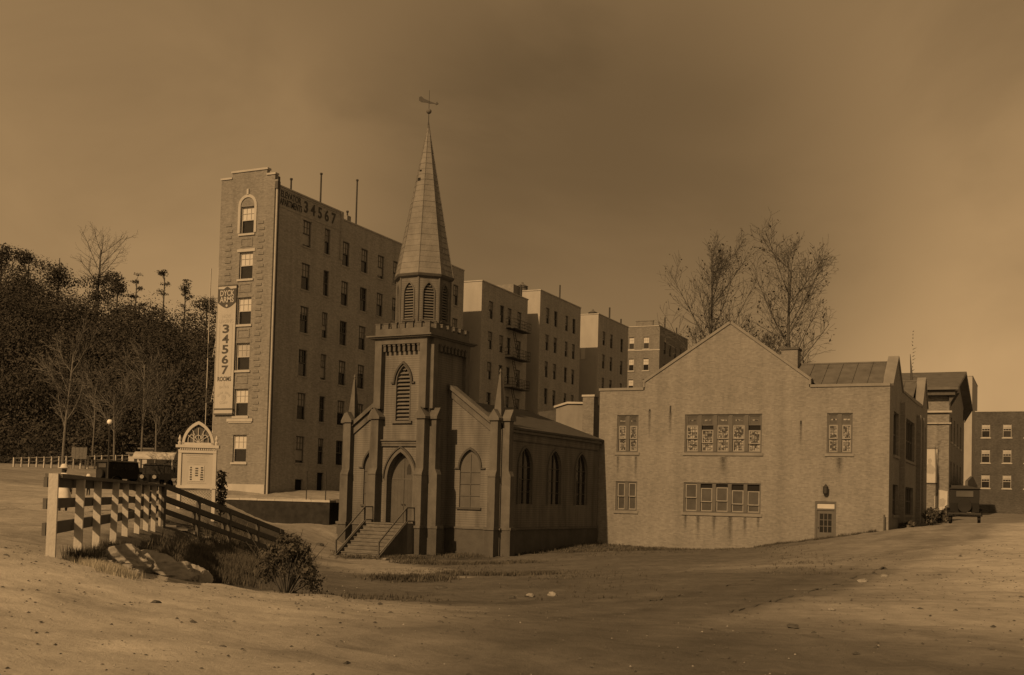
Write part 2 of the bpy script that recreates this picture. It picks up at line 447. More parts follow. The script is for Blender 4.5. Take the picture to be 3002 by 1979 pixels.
def put_text(key, parent, loc, facing='-y', name='lettering', w=None, h=None):
    o = link(name, TXT[key], parent, loc)
    o.rotation_euler = (pi / 2, 0, 0) if facing == '-y' else (pi / 2, 0, pi / 2)
    xs = [v.co.x for v in TXT[key].vertices]; ys = [v.co.y for v in TXT[key].vertices]
    sx = w / (max(xs) - min(xs)) if w else 1; sy = h / (max(ys) - min(ys)) if h else sx
    o.scale = (sx, sy, 1)
    return o
# ---------------------------------------------------------------- terrain
CTRL = [(0, 0, 1.5), (-6, 13, 1.45), (-1, 17, 1.4), (-8.6, 8.3, 1.68), (0, 8, 1.45), (-4, 5, 1.5), (6, 20, 1.45), (8, 5, 1.5), (-10, 3, 1.9), (0, -15, 1.6),
        (-7.9, 67.5, 2.08), (-4.3, 73, 2.36), (0, 60, 2.1), (-3, 45, 1.75), (-2, 30, 1.5), (0, 90, 2.5), (-5, 90, 2.45), (-7, 96, 2.3), (10, 60, 2.2), (10, 30, 1.6), (0, 130, 3), (-5, 160, 3.3),
        (-12, 67.5, 1.22), (-16, 67.5, .52), (-25, 67.5, .5), (-20, 62, .5), (-12, 60, 1.1), (-20, 55, .35), (-25, 60, .2), (-9.8, 67.6, 1.6),
        (-26.5, 55, .05), (-32, 52, .08), (-36, 56, .25), (-30, 48.3, -.12), (-26, 48, -.05), (-20, 46, .25), (-17, 39.5, .4), (-18, 29.7, .6), (-15.2, 27, .7), (-10, 30, 1.0), (-10, 45, .9), (-8, 55, 1.35), (-33, 46.5, .0), (-35, 49, .25),
        (-27, 37, .4), (-24, 36, .45), (-21, 31, .65), (-26, 42, .15), (-29, 42.5, .35),
        (-11.6, 12.6, 1.7), (-14.7, 16.6, 1.45), (-15.2, 17.3, 1.35), (-13.4, 18.1, 1.2), (-11, 14, 1.5), (-17.2, 21, 1.1), (-19.6, 25.0, .95), (-22.6, 28.6, .9), (-24.3, 31.5, .75),
        (-13.23, 12.3, 2.08), (-16.24, 16.18, 2.02), (-18.92, 19.64, 2.02), (-21.76, 23.3, 2.05), (-24.96, 27.4, 2.12), (-14, 11.2, 2.2), (-17.9, 15.3, 2.2), (-20.3, 18.6, 2.2), (-23.2, 22.5, 2.2),
        (-20, 12, 2.2), (-24, 20, 2.2), (-30.6, 28.8, 2.19), (-30, 34, 2.25), (-32.9, 38.3, 2.35), (-27.4, 30.6, 2.18),
        (-36.5, 44, 2.4), (-40, 48, 2.6), (-47, 54, 2.75), (-45, 49, 2.7), (-30.4, 40, .9), (-34, 45, .75), (-37, 50.5, .85), (-40, 54, 1.3), (-42.8, 56.5, 1.3), (-38.5, 56.6, 1.35),
        (-50, 50, 2.9), (-59.6, 60.4, 3.2), (-62, 64.6, 3.3), (-56.4, 62, 3.2), (-84, 82, 5.3), (-90, 70, 5.1), (-70, 60, 3.7), (-46.6, 61, 3.1), (-47, 75, 3.1), (-40, 64, 3.0), (-40, 90, 3), (-20, 95, 2.2), (-60, 40, 2.9), (-50, 25, 2.6), (-40, 10, 2.4), (-30, 0, 2.2), (-100, 60, 5.2), (-110, 90, 6), (-100, 20, 3.5), (-60, 0, 2.6), (-38.5, 37, 2.45), (-46, 45, 2.72), (-36.2, 38.3, 2.42), (-43, 46, 2.68), (-36, 30, 2.35), (-40, 25, 2.4), (-13.24, 14.21, 1.62), (-13.0, 13.1, 1.76), (-13.5, 15.2, 1.55), (-13.75, 16.3, 1.45)]
CT = np.array(CTRL, float)
def tps_k(r2):
    return np.where(r2 > 0, r2 * np.log(np.maximum(r2, 1e-9)) * .5, 0)
_n = len(CT)
_K = tps_k(((CT[:, None, :2] - CT[None, :, :2]) ** 2).sum(-1)) + np.eye(_n) * 0.4
_P = np.c_[np.ones(_n), CT[:, :2]]
_S = np.linalg.solve(np.block([[_K, _P], [_P.T, np.zeros((3, 3))]]), np.r_[CT[:, 2], np.zeros(3)])
_wav = [(rng.normal(size=2), rng.uniform(0, 6.28), s, a) for s, a in [(.25, .03)] * 4 + [(.8, .010)] * 6 + [(2.6, .008)] * 8]
def ground_z(X, Y, rough=True):
    X = np.atleast_1d(np.asarray(X, float)); Y = np.atleast_1d(np.asarray(Y, float))
    z = np.zeros(len(X))
    for i0 in range(0, len(X), 20000):
        xs, ys = X[i0:i0 + 20000], Y[i0:i0 + 20000]
        k = tps_k((xs[:, None] - CT[None, :, 0]) ** 2 + (ys[:, None] - CT[None, :, 1]) ** 2)
        z[i0:i0 + 20000] = k @ _S[:_n] + _S[_n] + _S[_n + 1] * xs + _S[_n + 2] * ys
    far = np.clip((np.hypot(X + 20, Y - 45) - 75) / 60, 0, 1); far = far * far * (3 - 2 * far)
    z = z * (1 - far) + far * np.where(X < -60, 5.0, 3.0)
    st = (Y > 57.12) & (X < -38.7) & (X > -70)
    z = np.where(st, np.maximum(z, 2.9), z)
    if rough:
        for d, ph, s, a in _wav:
            z = z + a * np.sin((X * d[0] + Y * d[1]) * s * 2.2 + ph) * (1 - far)
    return z
def gz(x, y): return float(ground_z(x, y)[0])

def axis(a, b, fine, lo, hi):
    c = list(np.arange(a, b + 1e-6, fine)); s = fine
    while c[-1] < hi: s *= 1.35; c.append(c[-1] + s)
    s = fine
    while c[0] > lo: s *= 1.35; c.insert(0, c[0] - s)
    return np.array(c)
gx = axis(-46, 8, .34, -1500, 1500); gy = axis(2, 74, .34, -300, 2500)
GX, GY = np.meshgrid(gx, gy)
GZ = ground_z(GX.ravel(), GY.ravel())
nx, ny = len(gx), len(gy)
me = bpy.data.meshes.new('ground')
idx = np.arange(nx * ny).reshape(ny, nx)
faces = np.stack([idx[:-1, :-1], idx[:-1, 1:], idx[1:, 1:], idx[1:, :-1]], -1).reshape(-1, 4)
me.from_pydata(np.c_[GX.ravel(), GY.ravel(), GZ].tolist(), [], faces.tolist())
me.materials.append(MATS['earth'])
for p in me.polygons: p.use_smooth = True
# soil colour by what the ground is made of: pale sand, worn road, dark loam and turf
def seg_d(X, Y, a, b):
    ax, ay = a; bx, by = b; L2 = (bx - ax) ** 2 + (by - ay) ** 2
    t = np.clip(((X - ax) * (bx - ax) + (Y - ay) * (by - ay)) / L2, 0, 1)
    return np.hypot(X - ax - t * (bx - ax), Y - ay - t * (by - ay))
def sm(x, a, b):
    t = np.clip((x - a) / (b - a), 0, 1); return t * t * (3 - 2 * t)
X, Y = GX.ravel(), GY.ravel()
wob = np.zeros(len(X))
for k in range(10):
    d = rng.normal(size=2) * (0.5 + .35 * k); wob += np.sin(X * d[0] + Y * d[1] + rng.uniform(0, 6)) / (1 + .4 * k)
wob *= .35
soil = np.full(len(X), .155)                                            # trodden yard and worn road
soil += .40 * (1 - sm(seg_d(X, Y, (-9.5, 6.0), (-12.5, 14.5)) + wob * .8, 1.5, 6.8))      # sand by the fence
kl0, kl1 = on_z(2128, 1797, 1.35), on_z(2600, 1663, 1.5)
side = ((kl1.x - kl0.x) * (Y - kl0.y) - (kl1.y - kl0.y) * (X - kl0.x)) / math.hypot(kl1.x - kl0.x, kl1.y - kl0.y)
soil += .09 * sm(-side + wob * .2, -.1, .6) * sm(Y, 12, 22) + .26 * sm(-side + wob * .6, -1.5, 4.5) * sm(Y, 10, 24)                              # sandy verge beyond the kerb
soil += .13 * (1 - sm(seg_d(X, Y, (-6, 40), (-4, 66)) + wob, 2, 9))
soil += .19 * (1 - sm(seg_d(X, Y, (-20, 34), (-29, 46.5)) + wob, 1.2, 3.5))               # paler path to the church steps
soil += .10 * sm(Y, 66, 72) * sm(X, -8, -7)
lf = ((X + 13.23) * .79 + (Y - 12.3) * .614) < -.15
soil = np.where(lf & (X < -9), np.maximum(soil, .40), soil)
soil = np.where(X < -30, np.maximum(soil, .30), soil)
RUT = [((-7.5, 9), (-6.2, 30), (-5.2, 66)), ((-10.5, 12), (-11.5, 30), (-7.0, 64)), ((-4.5, 12), (-3.2, 32), (-3.6, 70))]
for a_, b_, c_ in RUT:
    for off in (-.75, .75):
        dd = np.minimum(seg_d(X, Y, (a_[0] + off, a_[1]), (b_[0] + off, b_[1])), seg_d(X, Y, (b_[0] + off, b_[1]), (c_[0] + off, c_[1]))) + wob * .12
        soil *= 1 - .20 * np.exp(-(dd / .34) ** 2) * (.55 + .45 * np.sin(Y * .7 + off * 3 + a_[0]))
def dark(dist, w, val):
    global soil
    m_ = (1 - sm(dist + wob * .55, w * .55, w))
    soil = soil * (1 - m_) + val * m_
TURF = [((-28.6, 52.6), (-24.5, 66.2), 2.0), ((-33.0, 50.4), (-28.5, 50.4), 1.1), ((-25.5, 66.8), (-15.5, 66.6), 1.3), ((-24.2, 60), (-19.5, 63.5), 1.6), ((-27.8, 47.6), (-23, 51.5), 1.0), ((-15.3, 66.9), (-9, 67.3), .5)]
for a, b, w in TURF: dark(seg_d(X, Y, a, b), w, .10)
PA = on_z(1205, 1702, .62); dark(np.hypot((X - PA.x) / 1.25, (Y - PA.y) / 1.5), 1.25, .09)
PB0, PB1 = on_z(1320, 1683, .35), on_z(1610, 1682, .4); dark(seg_d(X, Y, (PB0.x, PB0.y), (PB1.x, PB1.y)), 1.0, .10)
# the weedy bank below the fence
bank = (1 - sm(seg_d(X, Y, (-15.8, 18.0), (-25.3, 31.5)) + wob * .6, .9, 2.2))
soil = soil * (1 - bank) + .10 * bank
bank2 = (1 - sm(seg_d(X, Y, (-25, 32), (-38, 50)) + wob * .6, 1.2, 2.6)); soil = soil * (1 - bank2) + .12 * bank2
soil = np.where((Y > 57.12) & (X < -38.7), .30, soil)
ca = me.color_attributes.new('soil', 'FLOAT_COLOR', 'POINT')
ca.data.foreach_set('color', np.repeat(np.c_[soil, soil, soil, np.ones(len(X))].ravel(), 1).astype(np.float32))
ground = link('ground', me); tag(ground, kind='structure')

# ---------------------------------------------------------------- church
ch = thing('church', 'white wooden gothic church with battlemented tower and tall octagonal spire', 'church', (-31.71, 55.61, 0.0), -0.068783)
XX, YY, ZZ = Vector((1, 0, 0)), Vector((0, 1, 0)), Vector((0, 0, 1))
FRONT = (XX, ZZ, -YY)      # A, B, N for a wall that looks toward -y
RIGHT = (YY, ZZ, XX)       # looks toward +x
HW = 5.2
# nave: front gable, side walls, back
def wn(x): return arch(.66, 2.68, 4.85, 5.86, x)
wl_front = MB().wall([(-HW, -.6), (HW, -.6), (HW, 6.95), (0, 10.5), (-HW, 6.95)], [wn(-3.27), wn(3.27)], (0, 0, 0), *FRONT, .10)
wl_front.add([(-HW, .3, 6.95), (HW, .3, 6.95), (0, .3, 10.5)], [(0, 2, 1)])
wl_front.build('wall', 'church_siding', ch)['label'] = 'front gable wall of narrow boards'
for cx in (-3.27, 3.27):
    w_ = MB().prism(arch(.66, 2.68, 4.85, 5.86, cx), (0, .09, 0), *FRONT, .03).build('window', 'boarding', ch)
    h_ = MB(); arch_ring(h_, .66, 4.85, 5.86, .10, cx, (0, -.09, 0), *FRONT, .09); h_.box(cx - .98, cx - .66, -.09, 0, 4.78, 4.85); h_.box(cx + .66, cx + .98, -.09, 0, 4.78, 4.85); h_.build('hood_mould', 'church_mould', w_)
    MB().box(cx - .78, cx + .78, -.10, 0, 2.56, 2.68).build('sill', 'church_mould', w_)
    mm = MB()
    for zz in (3.3, 3.95, 4.6): mm.box(cx - .66, cx + .66, .05, .06, zz, zz + .04)
    mm.box(cx - .02, cx + .02, .048, .06, 2.68, 5.6); mm.build('batten', 'boarding', w_)
side_h = [arch(.80, 2.95, 5.0, 6.1, c) for c in (2.75, 6.4, 10.05)]
for sgn, O, A, Nn in ((1, (HW, 0, 0), YY, XX), (-1, (-HW, 12.6, 0), -YY, -XX)):
    hs = side_h if sgn > 0 else []
    MB().wall(rect(0.0, 12.6, -.6, 7.0), hs, O, A, ZZ, Nn, .12).build('wall', 'church_siding', ch)
for c in (2.75, 6.4, 10.05):
    w_ = MB().prism(arch(.80, 2.95, 5.0, 6.1, c), (HW - .11, 0, 0), *RIGHT, .02).build('window', 'glass', ch)
    h_ = MB(); arch_ring(h_, .80, 5.0, 6.1, .10, c, (HW + .08, 0, 0), *RIGHT, .08, legs=2.95); h_.build('frame', 'window_wood', w_)
    m_ = MB().box(HW - .10, HW - .05, c - .03, c + .03, 2.95, 5.95)
    for zz in (3.6, 4.3, 5.0): m_.box(HW - .10, HW - .06, c - .8, c + .8, zz, zz + .04)
    m_.build('muntin', 'rail_dark', w_)
MB().add([(-HW, 12.6, -.6), (HW, 12.6, -.6), (HW, 12.6, 7.0), (0, 12.6, 8.9), (-HW, 12.6, 7.0)], [(0, 4, 3, 2, 1)]).build('wall', 'church_siding', ch)
# basement plaster and water table
b_ = MB().box(-HW - .06, HW + .06, -.07, 12.55, -.8, 1.50); b_.build('basement', 'church_plaster', ch)
wtb = MB().box(-HW - .12, HW + .12, -.13, 12.5, 1.50, 1.60); wtb.build('water_table', 'church_trim', ch)
# roof
rf = MB().prism([(-HW - .3, 7.02), (0, 8.92), (HW + .3, 7.02), (HW + .3, 7.14), (0, 9.06), (-HW - .3, 7.14)], (0, .25, 0), XX, ZZ, -YY, 12.6)
roof = rf.build('roof', 'slate', ch)
for s in (-1, 1):
    MB().box(min(s * HW, s * (HW + .26)), max(s * HW, s * (HW + .26)), .3, 12.5, 6.86, 7.0).build('cornice', 'church_trim', ch)
    MB().box(min(s * HW, s * (HW + .1)), max(s * HW, s * (HW + .1)), .3, 12.5, 6.45, 6.85).build('frieze', 'church_siding', ch)
# raking copings on the front gable
for s in (-1, 1):
    k = MB(); p0 = (s * (HW - .2), 7.10); p1 = (s * 1.9, 9.34)
    nrm = .30
    poly = [(p0[0], p0[1] - .10), (p1[0], p1[1] - .10), (p1[0], p1[1] + .16), (p0[0], p0[1] + .16)]
    k.prism(poly, (0, -.26, 0), *FRONT, .62); k.build('coping', 'church_trim', ch)
    k = MB(); poly = [(p0[0], p0[1] - .55), (p1[0], p1[1] - .55), (p1[0], p1[1] - .115), (p0[0], p0[1] - .115)]
    k.prism(poly, (0, -.10, 0), *FRONT, .10); k.build('bargeboard', 'church_trim', ch)

def buttress_front(x0, x1, yw, du, dl, db, gab=True):
    """buttress standing before a front wall at y = yw"""
    m = MB()
    xc = (x0 + x1) / 2
    m.prism([(yw, 1.55), (yw - dl, 1.55), (yw - dl, 4.42), (yw - du, 4.72), (yw - du, 7.52), (yw, 7.52)], (x1, 0, 0), YY, ZZ, XX, x1 - x0)
    bt = m.build('buttress', 'church_trim', ch)
    MB().box(x0 - .05, x1 + .05, yw - db, yw, -.7, 1.54).build('base', 'church_plaster', bt)
    MB().box(x0 - .09, x1 + .09, yw - db - .06, yw, 1.5, 1.64).build('water_table', 'church_trim', bt)
    MB().box(x0 - .03, x1 + .03, yw - dl - .03, yw, 4.36, 4.41).build('offset_moulding', 'church_trim', bt)
    g = MB().prism([(x0 - .11, 7.42), (x1 + .11, 7.42), (x1 + .11, 7.55), (xc, 8.05), (x0 - .11, 7.55)], (0, yw - du - .1, 0), *FRONT, du + .1 + .02)
    g.build('gablet', 'church_trim', bt)
    return bt
def buttress_side(y0, y1, xw, du, dl, db, s=1):
    m = MB(); yc = (y0 + y1) / 2
    pr = [(xw, 1.55), (xw + s * dl, 1.55), (xw + s * dl, 4.42), (xw + s * du, 4.72), (xw + s * du, 7.52), (xw, 7.52)]
    m.prism(pr, (0, y0, 0), *FRONT, y1 - y0)
    bt = m.build('buttress', 'church_trim', ch)
    xa, xb = sorted((xw, xw + s * db)); MB().box(xa, xb, y0 - .05, y1 + .05, -.7, 1.54).build('base', 'church_plaster', bt)
    xa, xb = sorted((xw, xw + s * (db + .06))); MB().box(xa, xb, y0 - .09, y1 + .09, 1.5, 1.64).build('water_table', 'church_trim', bt)
    xa, xb = sorted((xw, xw + s * (du + .1)))
    g = MB().prism([(y0 - .11, 7.42), (y1 + .11, 7.42), (y1 + .11, 7.55), (yc, 8.05), (y0 - .11, 7.55)], (xb, 0, 0), *RIGHT, xb - xa)
    g.build('gablet', 'church_trim', bt)
for s in (-1, 1):
    a, b = sorted((s * 4.70, s * 5.16)); buttress_front(a, b, 0.0, .38, .52, .64)
    buttress_side(.12, .55, s * HW, .42, .55, .64, s)
    a, b = sorted((s * 1.27, s * 1.77)); buttress_front(a, b, -1.93, .48, .62, .74)
    buttress_side(-1.9, -1.45, s * 1.75, .45, .58, .68, s)
# corner pinnacles
for s in (-1, 1):
    p_ = MB().frustum(s * 4.93, .18, 7.4, 8.05, .24, .24, .24, .24).frustum(s * 4.93, .18, 8.05, 9.98, .215, .215, .045, .045).build('pinnacle', 'church_trim', ch)
    f_ = MB().lathe([(.02, 0), (.05, .04), (.035, .1), (.07, .16), (.06, .22), (.015, .34)], (s * 4.93, .18, 9.96), 8); f_.build('finial', 'church_trim', p_)
# ---- tower
TF, TB, TW = -1.93, 1.9, 1.75
door_h = arch(.86, 1.74, 4.15, 5.62); lv_h = arch(.45, 7.33, 9.45, 10.38)
MB().wall(rect(-TW, TW, -.6, 11.95), [door_h, lv_h], (0, TF, 0), *FRONT, .42).build('wall', 'church_siding', ch)['label'] = 'tower front of narrow boards'
for O, A, Nn in (((TW, TF, 0), YY, XX), ((-TW, TB, 0), -YY, -XX), ((TW, TB, 0), -XX, YY)):
    L_ = TB - TF if abs(Nn.x) > .5 else 2 * TW
    MB().wall(rect(0, L_, -.6, 11.95), [], O, A, ZZ, Nn).build('wall', 'church_siding', ch)
for s in (-1, 1):    # corner pilasters
    a, b = sorted((s * 1.27, s * 1.72)); MB().box(a, b, TF - .38, TF, 8.0, 11.55).build('pilaster', 'church_trim', ch)
    a, b = sorted((s * 1.75, s * 1.93)); MB().box(a, b, TF + .02, TF + .47, 8.0, 11.55).build('pilaster', 'church_trim', ch)
    a, b = sorted((s * 1.75, s * 1.93)); MB().box(a, b, TB - .47, TB - .02, 8.0, 11.55).build('pilaster', 'church_trim', ch)
MB().box(-1.73, 1.73, TF - .382, TF, 11.552, 11.87).build('frieze', 'church_trim', ch)
for s in (-1, 1):
    a, b = sorted((s * 1.75, s * 1.932)); MB().box(a, b, TF + .02, TB - .02, 11.552, 11.87).build('frieze', 'church_trim', ch)
md = MB().box(-.08, .08, -.30, 0, -.19, .19)
md.box(-.09, .09, -.34, 0, .10, .20)
md0 = None
for k in range(8):
    x = -1.12 + 2.24 * k / 7
    if md0 is None: md0 = md.build('modillion', 'church_trim', ch, (x, TF, 11.35))
    else: share(md0, 'modillion', ch, (x, TF, 11.35))
for k in range(8):
    share(md0, 'modillion', ch, (TW, TF + .65 + 2.55 * k / 7, 11.35), pi / 2)
cn = MB().box(-2.05, 2.05, TF - .55, TB + .32, 11.872, 11.95).box(-2.15, 2.15, TF - .65, TB + .42, 11.95, 12.03); cn.build('cornice', 'window_wood', ch)
pp = MB(); PX, PY0, PY1 = 1.80, TF - .27, TB + .02
pp.box(-PX, PX, PY0, PY0 + .12, 12.03, 12.42).box(-PX, PX, PY1 - .12, PY1, 12.03, 12.42).box(-PX, -PX + .12, PY0 + .12, PY1 - .12, 12.03, 12.42).box(PX - .12, PX, PY0 + .12, PY1 - .12, 12.03, 12.42)
pp.build('parapet', 'church_trim', ch)
MB().box(-PX + .12, PX - .12, PY0 + .12, PY1 - .12, 12.03, 12.12).build('tower_deck', 'slate', ch)
ml = MB().box(-.155, .155, -.065, .065, 0, .27).box(-.18, .18, -.09, .09, .27, .315)
m0 = None
for k in range(7):
    for q, (x, y, r_) in enumerate(((-PX + .16 + (2 * PX - .32) * k / 6, PY0 + .06, 0), (PX - .06, PY0 + .16 + (PY1 - PY0 - .32) * k / 6, pi / 2), (-PX + .06, PY0 + .16 + (PY1 - PY0 - .32) * k / 6, pi / 2), (-PX + .16 + (2 * PX - .32) * k / 6, PY1 - .06, 0))):
        if q and q < 3 and k == 0: continue
        if q == 3 and k in (0, 6): continue
        if m0 is None: m0 = ml.build('merlon', 'church_trim', ch, (x, y, 12.42))
        else: share(m0, 'merlon', ch, (x, y, 12.42), r_)
# tower louvre
lv = MB().prism(lv_h, (0, TF + .40, 0), *FRONT, .02).build('louvre_window', 'void', ch)
h_ = MB(); arch_ring(h_, .45, 9.45, 10.38, .05, 0, (0, TF - .03, 0), *FRONT, .10, legs=7.33); h_.build('frame', 'church_trim', lv)
h_ = MB(); arch_ring(h_, .54, 9.45, 10.50, .10, 0, (0, TF - .12, 0), *FRONT, .12); h_.box(-.78, -.54, TF - .12, TF, 9.40, 9.48); h_.box(.54, .78, TF - .12, TF, 9.40, 9.48); h_.build('hood_mould', 'church_mould', lv)
MB().box(-.66, .66, TF - .14, TF + .02, 7.20, 7.33).build('sill', 'church_trim', lv)
def hw_at(z, hw, zs, za):
    if z <= zs: return hw
    h = za - zs; Rr = (hw * hw + h * h) / (2 * hw)
    return max(.02, hw - Rr + math.sqrt(max(0, Rr * Rr - (z - zs) ** 2)))
for k in range(14):
    z = 7.42 + k * .212; w_ = hw_at(z + .12, .45, 9.45, 10.38)
    MB().prism([(TF + .04, z - .02), (TF + .07, z - .05), (TF + .26, z + .10), (TF + .23, z + .13)], (w_, 0, 0), YY, ZZ, XX, 2 * w_).build('slat', 'louvre', lv)
# door
dr = MB()
al = [p for p in arch(.86, 1.74, 4.15, 5.62, n=10)]
lhalf = [(-.86, 1.74), (-.012, 1.74), (-.012, 5.58)] + [p for p in al if p[0] < -.05 and p[1] > 2]
rhalf = [(-x, z) for x, z in lhalf][::-1]
for h in (lhalf, rhalf):
    d_ = MB().prism(h, (0, TF + .36, 0), *FRONT, .05).build('door', 'door_wood', ch)
    pl = MB(); s = -1 if h is lhalf else 1
    for k in range(1, 4):
        x = s * .86 * k / 4; pl.box(x - .008, x + .008, TF + .35, TF + .365, 1.76, 1.9 + 2.9 - abs(x) * .6)
    pl.box(min(0, s * .84), max(0, s * .84), TF + .345, TF + .365, 4.12, 4.17)
    pl.build('batten', 'window_wood', d_)
    MB().tube((s * .09, TF + .33, 2.75), (s * .09, TF + .28, 2.75), .03, .04, 8).build('handle', 'iron', d_)
MB().prism(arch(.13, 4.42, 4.7, 4.98, .30, 4), (0, TF + .335, 0), *FRONT, .02).build('lantern_plate', 'iron', ch)
h_ = MB(); arch_ring(h_, .86, 4.15, 5.62, .16, 0, (0, TF - .10, 0), *FRONT, .10, legs=1.74); h_.build('door_arch', 'church_trim', ch)
h_ = MB(); arch_ring(h_, 1.06, 4.15, 5.86, .07, 0, (0, TF - .15, 0), *FRONT, .15); h_.build('hood_mould', 'church_mould', ch)
MB().box(-1.26, 1.26, TF - .16, TF, 6.08, 6.22).box(-1.26, 1.26, TF - .24, TF, 6.22, 6.30).box(-1.26, 1.26, TF - .12, TF, 5.94, 6.08).build('string_course', 'church_trim', ch)
# ---- belfry and spire
SY = -.2
def octp(r, z, j=8): return [(r * math.cos(R(-90 + 22.5 + 45 * k)), SY + r * math.sin(R(-90 + 22.5 + 45 * k)), z) for k in range(8)]
BR = 1.54; fw = BR * math.sin(R(22.5)); ap = BR * math.cos(R(22.5))
bel = MB(); lou_ho = arch(.31, 12.98, 14.45, 15.05)
for k in range(8):
    a = R(45 * k); A = Vector((math.cos(a), math.sin(a), 0)); Nn = Vector((math.sin(a), -math.cos(a), 0))
    O = Vector((0, SY, 0)) + Nn * ap
    bel.wall(rect(-fw, fw, 12.0, 15.5), [lou_ho], O, A, ZZ, Nn, .16)
belf = bel.build('belfry', 'church_siding', ch)
for k in range(8):
    a = R(45 * k); A = Vector((math.cos(a), math.sin(a), 0)); Nn = Vector((math.sin(a), -math.cos(a), 0)); O = Vector((0, SY, 0)) + Nn * ap
    l_ = MB().prism(lou_ho, O - Nn * .15, A, ZZ, Nn, .01).build('louvre', 'void', belf)
    q = MB(); arch_ring(q, .31, 14.45, 15.05, .06, 0, O + Nn * .05, A, ZZ, Nn, .05, legs=12.98)
    q.prism([(-.44, 12.88), (.44, 12.88), (.44, 12.98), (-.44, 12.98)], O + Nn * .09, A, ZZ, Nn, .09)
    q.build('louvre_frame', 'church_trim', belf)
    q = MB()
    for j in range(13):
        z = 13.03 + j * .152; w_ = hw_at(z + .08, .31, 14.45, 15.05)
        q.prism([(-w_, z), (w_, z), (w_, z + .075), (-w_, z + .075)], O - Nn * .05, A, ZZ, Nn, .05)
    q.build('slats', 'louvre', belf)
    cb = MB(); e = Vector((BR * math.cos(R(-90 + 22.5 + 45 * k)), SY + BR * math.sin(R(-90 + 22.5 + 45 * k)), 0)); cb.tube(e + Vector((0, 0, 12.1)), e + Vector((0, 0, 15.4)), .055, .055, 8); cb.build('corner_board', 'church_trim', belf)
ev = MB()
pr = [(1.53, 15.30), (1.70, 15.42), (1.76, 15.54), (1.62, 15.60)]
rings = [octp(r, z) for r, z in pr]
for i in range(3):
    for k in range(8):
        j = (k + 1) % 8; ev.add([rings[i][k], rings[i][j], rings[i + 1][j], rings[i + 1][k]], [(0, 1, 2, 3)])
ev.build('spire_cornice', 'rail_dark', ch)
sp = MB(); z0, z1, r0 = 15.56, 24.30, 1.66
sp.add(octp(r0 - .06, z0) + octp(.02, z1), [(k, (k + 1) % 8, 8 + (k + 1) % 8, 8 + k) for k in range(8)])
spire = sp.build('spire', 'spire_wood', ch)
NC = 27
for k in range(NC):
    t0, t1 = k / NC, (k + 1) / NC
    ra = r0 * (1 - t0) + .03 * t0 + .010; rb = r0 * (1 - t1) + .03 * t1 - .004
    za, zb = z0 + (z1 - z0) * t0, z0 + (z1 - z0) * t1
    jit = random.uniform(-.006, .008)
    m = MB(); A_ = octp(ra + jit, za); B_ = octp(rb, zb)
    m.add(A_ + B_ + octp(ra - .05, za + .005), [(i, (i + 1) % 8, 8 + (i + 1) % 8, 8 + i) for i in range(8)] + [(16 + i, 16 + (i + 1) % 8, (i + 1) % 8, i) for i in range(8)])
    m.build('board_course', 'spire_wood', spire)
for k in range(8):
    a_ = octp(r0 + .02, z0)[k]; b_ = octp(.05, z1)[k]; MB().tube(a_, b_, .016, .010, 5).build('hip_roll', 'spire_wood', spire)
for (dx, z, w_, h_) in ((-.12, 21.0, .17, .16), (-.10, 21.55, .12, .09)):
    rr = (r0 * (1 - (z - z0) / (z1 - z0))) * math.cos(R(22.5)) + .04
    MB().box(dx - w_ / 2, dx + w_ / 2, SY - rr, SY - rr + .12, z, z + h_).build('vent', 'void', spire)
fin = MB().tube((0, SY, 24.2), (0, SY, 26.35), .022, .010, 6).lathe([(.07, 0), (.05, .15), (.03, .3)], (0, SY, 24.2), 8).build('finial_rod', 'iron', ch)
MB().lathe([(.15 * math.sin(pi * k / 10) + .002, -.15 * math.cos(pi * k / 10)) for k in range(11)], (0, SY, 25.13), 14).build('ball', 'tank_wood', fin, smooth=True)
vd = Vector((.80, .2, 0)).normalized()
v_ = MB(); c_ = Vector((0, SY, 25.68))
v_.prism([(-.62, .30), (-.50, .36), (-.30, .20), (-.02, .06), (.16, -.02), (.40, -.12), (.46, -.02), (.56, -.14), (.42, -.22), (.30, -.12), (.05, -.10), (-.20, -.02), (-.48, .02), (-.62, .12)], c_, vd, ZZ, vd.cross(ZZ), .04)
v_.build('weathervane', 'iron', ch)
